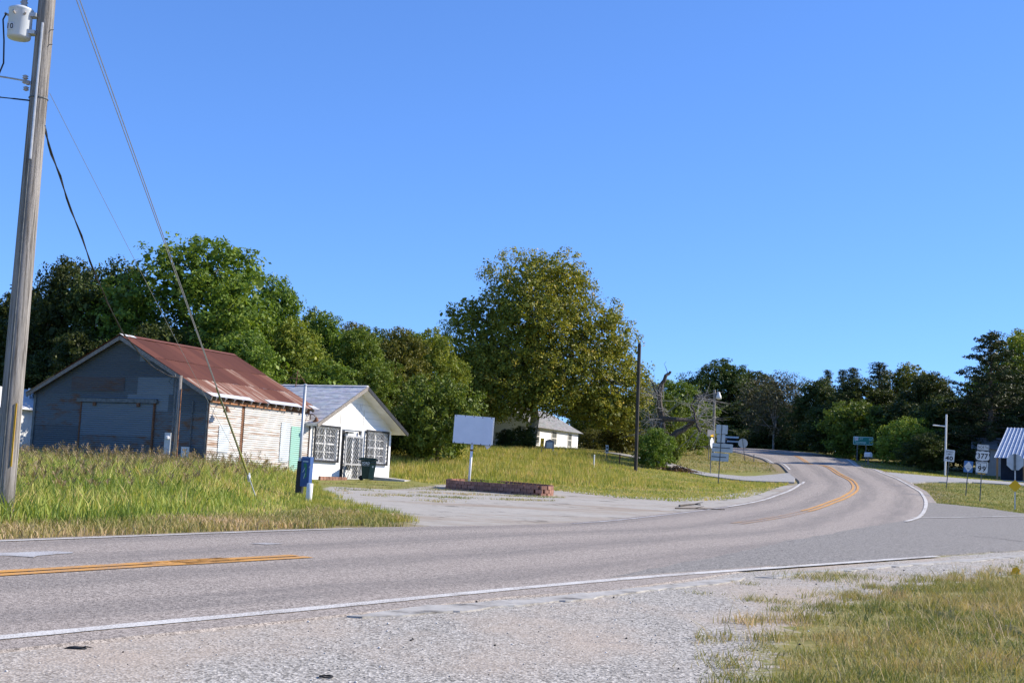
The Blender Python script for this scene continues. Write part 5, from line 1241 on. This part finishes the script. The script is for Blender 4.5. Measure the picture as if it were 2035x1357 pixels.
def shell_points(lobes, n, r, lo=.68, hi=1.09, inner=.15, zmin=None):
    lobes = np.array(lobes); w = (lobes[:, 3] * lobes[:, 5]); w /= w.sum(); out = []
    tries = 0
    while len(out) < n and tries < 40:
        tries += 1
        k = r.choice(len(lobes), n, p=w); d = r.normal(0, 1, (n, 3)); d /= np.linalg.norm(d, axis=1)[:, None]
        f = np.where(r.uniform(0, 1, n) < inner, r.uniform(.2, .7, n), r.uniform(lo, hi, n))[:, None]
        p = lobes[k, :3] + d * lobes[k, 3:] * f
        ok = np.ones(n, bool)
        for j in range(len(lobes)):
            q = np.linalg.norm((p - lobes[j, :3]) / lobes[j, 3:], axis=1); ok &= (q > .62) | (j == k) | (r.uniform(0, 1, n) < .12)
        if zmin is not None: ok &= p[:, 2] > zmin
        out += list(p[ok])
    return np.array(out[:n])
def auto_lobes(r, w, h, base, n=14, top=1.0):
    """bumpy crown: lobes inside an egg envelope"""
    L = [(0, 0, base + (h - base) * .48, w * .30, w * .30, (h - base) * .38)]
    for i in range(n):
        t = (i + .5) / n; zz = base + (h - base) * (.10 + .78 * t); e = math.sin(math.pi * min(1, (.16 + .78 * t))) ** .7
        a = i * 2.4 + r.uniform(-.5, .5); rad = w * .5 * e * r.uniform(.50, .78); s = w * r.uniform(.15, .24) * (.75 + .35 * e)
        L.append((rad * math.cos(a), rad * math.sin(a), zz, s, s, s * r.uniform(.7, 1.0)))
    L.append((w * .04, 0, h - w * .15, w * .2, w * .2, w * .17)); return L
def limb(mb, a, b, r0, r1, r, n=5, bow=.12):
    a, b = Vector(a), Vector(b); L = (b - a).length; off = Vector(r.normal(0, bow * L, 3)); off.z = abs(off.z) * .6; pts, rad = [], []
    for i in range(n + 1):
        t = i / n; pts.append(a.lerp(b, t) + off * (4 * t * (1 - t)) * .5 + Vector(r.normal(0, .01 * L, 3))); rad.append(r0 + (r1 - r0) * t)
    mb.tube(pts, rad, 6); return pts
def make_tree(seed, w, h, base, n_cl, per, leaf, cr_, leafmat, bark='bark', lobes=None, n_l=14, inner=.15, trunk_r=None, flat=.75, lo=.7, zmin=None):
    r = np.random.default_rng(seed); lobes = lobes or auto_lobes(r, w, h, base, n_l)
    C = shell_points(lobes, n_cl, r, lo=lo, inner=inner, zmin=zmin); V, F, v = leaf_cloud(C, per, cr_, leaf, r, flat)
    # crown heart: coarser sprays closing the view, colour darkened for the inner shade
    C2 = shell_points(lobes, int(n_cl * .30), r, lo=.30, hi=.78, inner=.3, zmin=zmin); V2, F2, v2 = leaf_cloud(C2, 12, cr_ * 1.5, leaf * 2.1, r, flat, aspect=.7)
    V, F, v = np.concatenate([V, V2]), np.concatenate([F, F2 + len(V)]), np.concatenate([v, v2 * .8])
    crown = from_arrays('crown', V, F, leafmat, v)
    tr = trunk_r or w * .022; mb = MB(); top = Vector((r.normal(0, w * .02), r.normal(0, w * .02), base + (h - base) * .62))
    tp = limb(mb, (0, 0, -.4), top, tr, tr * .35, r, 8, .03)
    for L in lobes:
        s_ = tp[r.integers(3, 7)]; q = limb(mb, s_, L[:3], tr * .36, tr * .14, r)
        for _ in range(4):
            c = C[r.integers(0, len(C))]
            if np.linalg.norm(c - np.array(L[:3])) < max(L[3:]) * 1.3: limb(mb, q[3], c, tr * .14, tr * .03, r, 4)
    trunk = mb.build('trunk', bark)
    return crown, trunk
PROTO = {}
def put_tree(key, label, px, y, top_py, width_px, name='tree', cat='tree', group=None, leafmat=None, rot=None, dz=-.1):
    crown, trunk, w, h = PROTO[key]; p = gp(px, y); p.z += dz; H = P(px, top_py, y).z - p.z; Wd = 1.16 * width_px * y / FPX
    t = thing(name, label, cat, p, random.uniform(0, 6.28) if rot is None else rot, 0, group)
    for src, nm in ((crown, 'crown'), (trunk, 'trunk')):
        o = bpy.data.objects.new(nm, src.data); COL.objects.link(o); o.parent = t
        if leafmat and nm == 'crown': o.material_slots[0].link = 'OBJECT'; o.material_slots[0].material = MAT[leafmat]
    t.scale = (Wd / w, Wd / w, H / h); return t
def proto(key, w, h, *a, **k):
    c, t = make_tree(*a[:1], w, h, *a[1:], **k); PROTO[key] = (c, t, w, h)
    for o in (c, t): COL.objects.unlink(o)
proto('A', 11, 13, 101, .8, 1050, 44, .235, .56, 'leaf_green')
proto('B', 10, 13, 102, .6, 950, 42, .235, .55, 'leaf_green', n_l=18)
proto('C', 9, 12, 103, .5, 800, 42, .235, .54, 'leaf_olive', n_l=11)
proto('D', 8, 10, 104, .2, 720, 42, .21, .46, 'leaf_dark', n_l=16)
proto('S', 5, 4, 105, .15, 330, 44, .15, .32, 'leaf_bright', n_l=10, zmin=.05)
proto('K', 8, 9, 106, .8, 420, 16, .16, .55, 'leaf_grey', bark='twig_grey', n_l=12, trunk_r=.11)
# sycamore
syl = [(0, 0, 8.6, 4.6, 4.2, 5.0), (-3.4, .5, 9.0, 3.2, 3.2, 3.0), (-5.6, 0, 8.2, 2.2, 2.6, 2.2), (-4.6, -1.0, 5.8, 2.8, 2.8, 2.2), (-5.8, .4, 10.4, 1.4, 1.8, 1.3), (-1.2, 0, 13.2, 3.4, 3.2, 2.6), (1.0, .6, 14.0, 2.8, 2.8, 2.2), (2.6, 0, 12.4, 2.0, 2.4, 2.2),
       (4.2, -.6, 9.2, 2.8, 2.8, 2.8), (6.0, 0, 8.4, 2.2, 2.6, 2.6), (5.4, -1.2, 5.6, 3.0, 2.8, 2.6), (7.0, .4, 5.4, 1.9, 2.2, 2.0), (2.4, -2.4, 5.8, 3.2, 2.4, 2.4), (-1.6, -2.4, 6.4, 3.2, 2.4, 2.6), (0, -2.6, 10.0, 3.0, 2.2, 2.6), (5.6, .2, 11.0, 1.3, 1.6, 1.3), (-2.6, 1, 11.6, 2.2, 2.4, 2.0), (3.6, -.8, 3.9, 2.4, 2.0, 1.5), (7.4, 0, 3.4, 1.5, 1.6, 1.6), (-2.6, -3.2, 4.4, 2.4, 2.0, 2.2), (-5.4, -1.5, 4.0, 2.2, 2.0, 2.0), (.8, -3.6, 4.2, 2.4, 1.8, 1.9), (-4.0, 1.5, 4.2, 2.4, 2.0, 2.2), (-4.2, -2.6, 3.3, 2.2, 1.6, 1.7), (-1.4, -3.4, 3.4, 1.9, 1.5, 1.5), (8.0, -.8, 3.0, 1.7, 1.5, 1.6), (5.4, -2.0, 3.2, 2.2, 1.8, 1.6), (7.8, -.5, 5.6, 1.6, 1.8, 1.8), (-6.8, .2, 6.6, 1.6, 1.8, 1.5)]
c_, t_ = make_tree(200, 16, 16.2, 2.5, 3000, 32, .20, .52, 'leaf_sycamore', bark='bark_pale', lobes=syl, trunk_r=.48, inner=.10, lo=.66, flat=.85)
PROTO['Y'] = (c_, t_, 16, 16.2)
for o in (c_, t_): COL.objects.unlink(o)
# cedar
def make_cedar(seed, w, h, n_br, per, leaf, conical):
    r = np.random.default_rng(seed); mb = MB(); mb.tube([(0, 0, -.3), (.05, 0, h * .5), (0, .03, h * .98)], [w * .028, w * .018, .02], 7); C = []
    for i in range(n_br):
        t = .08 + .9 * (i + r.uniform(0, 1)) / n_br; a = i * 2.399 + r.normal(0, .3)
        L = w * .5 * ((1 - t) ** (.9 if conical else .55)) * r.uniform(.6, 1.12) + .12; z0 = h * t
        e = Vector((L * math.cos(a), L * math.sin(a), z0 + L * r.uniform(-.12, .28))); s = Vector((0, 0, z0)); mb.tube([s, s.lerp(e, .5) + Vector((0, 0, -.05 * L)), e], [.05 * (1 - t) + .015, .03 * (1 - t) + .01, .008], 5, False)
        m_ = max(3, int(L / .26))
        for k in range(m_):
            q = s.lerp(e, .25 + .8 * (k + r.uniform(0, 1)) / m_); C.append((q.x + r.normal(0, .12), q.y + r.normal(0, .12), q.z + r.normal(0, .08)))
    V, F, v = leaf_cloud(np.array(C), per, .34, leaf, r, .45, .5, aspect=.34)
    c = from_arrays('crown', V, F, 'leaf_cedar', v); t = mb.build('trunk', 'bark')
    for o in (c, t): COL.objects.unlink(o)
    return c, t, w, h
PROTO['E'] = make_cedar(301, 9, 12, 150, 18, .26, False)
PROTO['F'] = make_cedar(302, 4.5, 9, 110, 18, .20, True)

WB = 'woods behind the barn'; WR = 'woods along the right of the road'; WC = 'trees beyond the far bend'
T = put_tree
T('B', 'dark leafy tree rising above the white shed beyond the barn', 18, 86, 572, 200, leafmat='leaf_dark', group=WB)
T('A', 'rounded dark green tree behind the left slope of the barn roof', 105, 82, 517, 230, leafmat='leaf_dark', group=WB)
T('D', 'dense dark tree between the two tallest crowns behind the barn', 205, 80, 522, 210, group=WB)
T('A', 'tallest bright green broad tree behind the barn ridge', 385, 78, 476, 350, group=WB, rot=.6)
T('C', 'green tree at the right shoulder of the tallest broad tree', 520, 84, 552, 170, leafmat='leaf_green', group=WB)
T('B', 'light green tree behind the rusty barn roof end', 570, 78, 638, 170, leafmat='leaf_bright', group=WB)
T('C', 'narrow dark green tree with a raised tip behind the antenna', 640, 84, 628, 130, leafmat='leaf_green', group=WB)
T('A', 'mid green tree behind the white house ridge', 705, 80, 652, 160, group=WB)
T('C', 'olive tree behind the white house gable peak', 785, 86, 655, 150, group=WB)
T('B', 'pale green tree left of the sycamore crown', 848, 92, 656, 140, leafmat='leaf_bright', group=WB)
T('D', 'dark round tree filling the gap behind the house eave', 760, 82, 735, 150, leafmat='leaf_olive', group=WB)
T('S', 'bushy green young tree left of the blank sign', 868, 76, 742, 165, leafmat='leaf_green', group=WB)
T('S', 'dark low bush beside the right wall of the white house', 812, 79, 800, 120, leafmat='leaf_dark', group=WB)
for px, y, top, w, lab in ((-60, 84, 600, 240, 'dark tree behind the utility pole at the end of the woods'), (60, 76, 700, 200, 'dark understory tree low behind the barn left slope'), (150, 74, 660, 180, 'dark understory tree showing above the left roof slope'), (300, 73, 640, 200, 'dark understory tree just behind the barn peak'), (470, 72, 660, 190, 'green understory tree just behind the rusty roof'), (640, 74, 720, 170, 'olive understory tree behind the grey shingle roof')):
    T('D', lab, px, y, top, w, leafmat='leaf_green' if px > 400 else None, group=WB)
T('B', 'green tree filling the woods between antenna and barn roof', 605, 88, 618, 150, leafmat='leaf_green', group=WB)
T('C', 'dull green tree behind the white house between two brighter crowns', 690, 90, 645, 150, leafmat='leaf_olive', group=WB)
T('A', 'mid green tree reaching toward the sycamore from the house', 815, 95, 662, 150, leafmat='leaf_green', group=WB)
T('B', 'broad green tree behind the gap at the house gable', 745, 94, 658, 170, leafmat='leaf_dark', group=WB)
T('C', 'tree behind the right end of the far white house', 1185, 138, 770, 150, leafmat='leaf_green', group=WC); T('S', 'dark bush growing around the sycamore trunk base', 1036, 101, 846, 60, leafmat='leaf_dark', group=WC, name='bush', cat='bush'); T('S', 'dark bush against the shaded far gable', 1003, 103, 852, 40, leafmat='leaf_dark', group=WC, name='bush', cat='bush'); T('S', 'olive bush at the right end of the far white house', 1172, 122, 850, 60, leafmat='leaf_olive', group=WC, name='bush', cat='bush'); T('S', 'low green bush in the dip right of the far house', 1215, 126, 845, 80, leafmat='leaf_olive', group=WC, name='bush', cat='bush')
for px, top, lab in ((1475, 845, 'dark low bush behind the round sign'), (1515, 850, 'dark low bush at the outer side of the far bend'), (1552, 848, 'dark low bush under the sparse grey tree'), (1590, 846, 'dark low bush where the far bend leaves view'), (1620, 842, 'dark low bush below the thinnest cedar tip')):
    T('S', lab, px, 196 - (px - 1475) * .16, top, 95, dz=-1.3, leafmat='leaf_dark', group=WC, name='bush', cat='bush')
T('D', 'dark tree standing behind the far shed and sycamore', 960, 124, 690, 200, group=WB); T('B', 'dark green tree showing under the sycamore left side', 905, 110, 720, 120, leafmat='leaf_dark', group=WB)
T('Y', 'large sycamore with mottled yellow green crown and pale limbs', 1056, 104, 490, 345, name='sycamore_tree', rot=0.0)
T('A', 'green tree behind the bare dark pole and dead trunk', 1330, 128, 756, 170, leafmat='leaf_green', group=WC); T('S', 'leafy vine bush covering the dead tree base', 1300, 90.5, 850, 78, leafmat='leaf_green', group=WC, name='bush', cat='bush'); T('S', 'yellowish bush between sycamore and dark bare pole', 1236, 108, 800, 110, leafmat='leaf_olive', group=WC, name='bush', cat='bush')
T('S', 'leafy green thicket behind the dead tree trunk', 1318, 96.5, 790, 95, leafmat='leaf_green', group=WC, name='bush', cat='bush'); T('S', 'small olive bush below the broken limb of the dead tree', 1383, 150, 838, 80, leafmat='leaf_olive', group=WC, name='bush', cat='bush')
T('B', 'tall dark green tree behind the lamp pole', 1432, 205, 716, 150, leafmat='leaf_dark', group=WC); T('A', 'dark rounded tree right of the lamp pole', 1495, 208, 738, 140, leafmat='leaf_dark', group=WC)
T('K', 'grey thin leaved tree with bare twigs above the road bend', 1535, 180, 738, 150, group=WC); T('K', 'sparse grey tree beside the dark roadside woods', 1580, 178, 742, 100, group=WC)
T('D', 'dark low tree closing the view beyond the round sign', 1500, 200, 800, 150, group=WC); T('D', 'dark low tree closing the view beyond the bend', 1560, 185, 800, 120, group=WC); T('D', 'dark low tree behind the low building', 1400, 215, 800, 130, group=WC)
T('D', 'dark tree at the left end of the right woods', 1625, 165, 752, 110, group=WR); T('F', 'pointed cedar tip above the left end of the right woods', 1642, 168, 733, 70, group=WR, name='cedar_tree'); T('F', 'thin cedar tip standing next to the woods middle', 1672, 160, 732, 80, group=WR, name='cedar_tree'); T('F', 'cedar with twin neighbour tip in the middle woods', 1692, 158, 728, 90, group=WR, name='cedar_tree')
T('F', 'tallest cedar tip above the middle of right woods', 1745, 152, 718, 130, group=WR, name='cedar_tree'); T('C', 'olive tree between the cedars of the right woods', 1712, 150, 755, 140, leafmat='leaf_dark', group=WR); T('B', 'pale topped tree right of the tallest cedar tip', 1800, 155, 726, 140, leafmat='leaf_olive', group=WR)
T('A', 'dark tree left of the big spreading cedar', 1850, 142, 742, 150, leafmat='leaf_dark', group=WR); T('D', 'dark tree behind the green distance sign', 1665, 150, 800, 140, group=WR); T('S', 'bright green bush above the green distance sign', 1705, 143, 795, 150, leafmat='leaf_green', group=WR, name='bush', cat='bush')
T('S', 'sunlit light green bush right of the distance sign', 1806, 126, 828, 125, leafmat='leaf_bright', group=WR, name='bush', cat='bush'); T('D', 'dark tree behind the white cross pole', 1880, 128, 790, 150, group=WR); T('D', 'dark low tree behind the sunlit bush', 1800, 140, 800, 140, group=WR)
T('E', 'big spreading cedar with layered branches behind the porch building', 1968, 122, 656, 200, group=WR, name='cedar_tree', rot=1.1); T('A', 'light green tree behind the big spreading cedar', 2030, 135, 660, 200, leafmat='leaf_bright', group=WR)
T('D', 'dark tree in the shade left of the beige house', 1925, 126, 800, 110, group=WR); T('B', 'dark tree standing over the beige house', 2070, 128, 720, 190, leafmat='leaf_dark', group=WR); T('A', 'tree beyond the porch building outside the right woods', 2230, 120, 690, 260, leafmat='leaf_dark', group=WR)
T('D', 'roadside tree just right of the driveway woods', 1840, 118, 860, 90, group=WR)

# dead tree with broken limbs
p = gp(1316, 93); dt = thing('dead_tree', 'dead broken tree with bare grey twigs and bent trunk', 'tree', p)
r = np.random.default_rng(55); mb = MB(); L_ = lambda px, py, dy=0: P(px, py, 93 + dy) - p
def path(pts, r0, r1, n=7):
    q = [];
    for i in range(len(pts) - 1):
        for t in (0, .5): q.append(pts[i].lerp(pts[i + 1], t) + Vector(r.normal(0, .05, 3)))
    q.append(pts[-1]); mb.tube(q, [r0 + (r1 - r0) * i / (len(q) - 1) for i in range(len(q))], n)
path([Vector((0, 0, -.3)), L_(1314, 860), L_(1310, 800), L_(1316, 765), L_(1325, 748), L_(1333, 738)], .30, .09)
path([L_(1318, 885), L_(1345, 862), L_(1370, 842), L_(1382, 836, -.5), L_(1392, 858, -1)], .26, .08)
path([L_(1312, 830), L_(1345, 831, -.6), L_(1385, 836, -.5)], .20, .12); path([L_(1382, 836, -.5), L_(1372, 805), L_(1385, 788), L_(1402, 792)], .10, .03)
path([L_(1314, 800), L_(1300, 770), L_(1292, 755)], .12, .04); path([L_(1325, 748), L_(1322, 730), L_(1324, 718)], .03, .008, 5)
mb.build('trunk', 'bark_dead', dt)
mb = MB()
for k in range(150):
    a = [L_(1318, 830), L_(1385, 800), L_(1390, 845), L_(1312, 790), L_(1380, 830), L_(1300, 850)][k % 6] + Vector(r.normal(0, .35, 3))
    d_ = Vector((r.normal(-.25 if k % 6 in (0, 3, 5) else .35, .6), r.normal(0, .4), r.normal(.15, .5))).normalized() * r.uniform(.6, 2.6)
    q = [a, a + d_ * .5 + Vector(r.normal(0, .1, 3)), a + d_ + Vector(r.normal(0, .15, 3)) - Vector((0, 0, .15))]; mb.tube(q, [.022, .014, .005], 4, False)
    for _ in range(2): mb.tube([q[1], q[1] + Vector(r.normal(0, .35, 3))], [.010, .004], 3, False)
mb.build('twigs', 'twig_grey', dt)['kind'] = 'stuff'
# brush pile, fallen sticks
c = gp(1352, 90); n = 1500; X = c.x + r.normal(0, .75, n); Y = c.y + r.normal(0, .5, n); Z = gz(X, Y) + np.abs(r.normal(0, .16, n)) * np.exp(-((X - c.x) / 1.0) ** 2); V, F, v = leaf_cloud(np.stack([X, Y, Z], 1), 1, .05, .28, r, .8, .2, aspect=.25)
tag(from_arrays('brush_pile', V, F, 'leaf_brush', v), 'reddish brown pile of dead leaves below the dead tree', 'brush', kind='stuff')
def stick(name, label, segs, rad, mat):
    p = G(*segs[0]); t = thing(name, label, 'branch', p); mb = MB(); pts = []
    for q in segs: w = G(*q); w.z += rad + .01; pts.append(w - p)
    mb.tube(pts, [rad * (1 - .5 * i / len(pts)) for i in range(len(pts))], 6); m_ = pts[len(pts) // 2]; mb.build('stem', mat, t)
    MB().tube([m_, m_ + Vector((.16, .1, .05)), m_ + Vector((.34, .1, .09))], [rad * .7, rad * .5, rad * .2], 5).build('twig', mat, t); return t
stick('fallen_branch', 'dark fallen branch lying on the paved lot', [(1350, 1007), (1365, 1005), (1380, 1004), (1392, 1005)], .035, 'bark_dead')
stick('fallen_stick', 'thin dark stick lying flat on the paved lot edge', [(1342, 1011.5), (1380, 1012), (1440, 1014)], .025, 'bark_dead')
# rubber ring and scraps on the gravel
p = G(648, 1346); ring = thing('rubber_ring', 'thin black rubber ring lying on the gravel', 'ring', p)
mb = MB(); pts = [(.045 * math.cos(t), .042 * math.sin(t), .01) for t in np.linspace(0, 2 * math.pi, 25)]; mb.tube(pts, .006, 6).build('loop', 'rubber', ring, True)
p = G(150, 1288); sc = thing('rubber_scrap', 'flat torn black rubber scrap on the road shoulder', 'scrap', p)
mb = MB(); mb.prism([(-.08, 0), (-.02, .0), (.02, .0), (.08, .0), (.05, .012), (-.02, .016), (-.06, .01)], -.03, .03).build('piece', 'rubber', sc); mb = MB(); mb.tube([(.03, 0, .01), (.08, .01, .016), (.13, .01, .008)], [.007, .005, .002], 5).build('strand', 'rubber', sc)
p = G(2017, 1143); fl = thing('orange_scrap', 'small bright orange plastic scrap in the grass', 'scrap', p)
mb = MB(); mb.prism([(-.07, .02), (.0, .03), (.06, .02), (.08, .09), (.03, .14), (-.04, .12)], -.01, .0).build('flap', 'orange_plastic', fl); MB().tube([(-.1, 0, 0), (0, 0, .04), (.1, .02, .03)], .008, 5).build('cord', 'orange_plastic', fl)
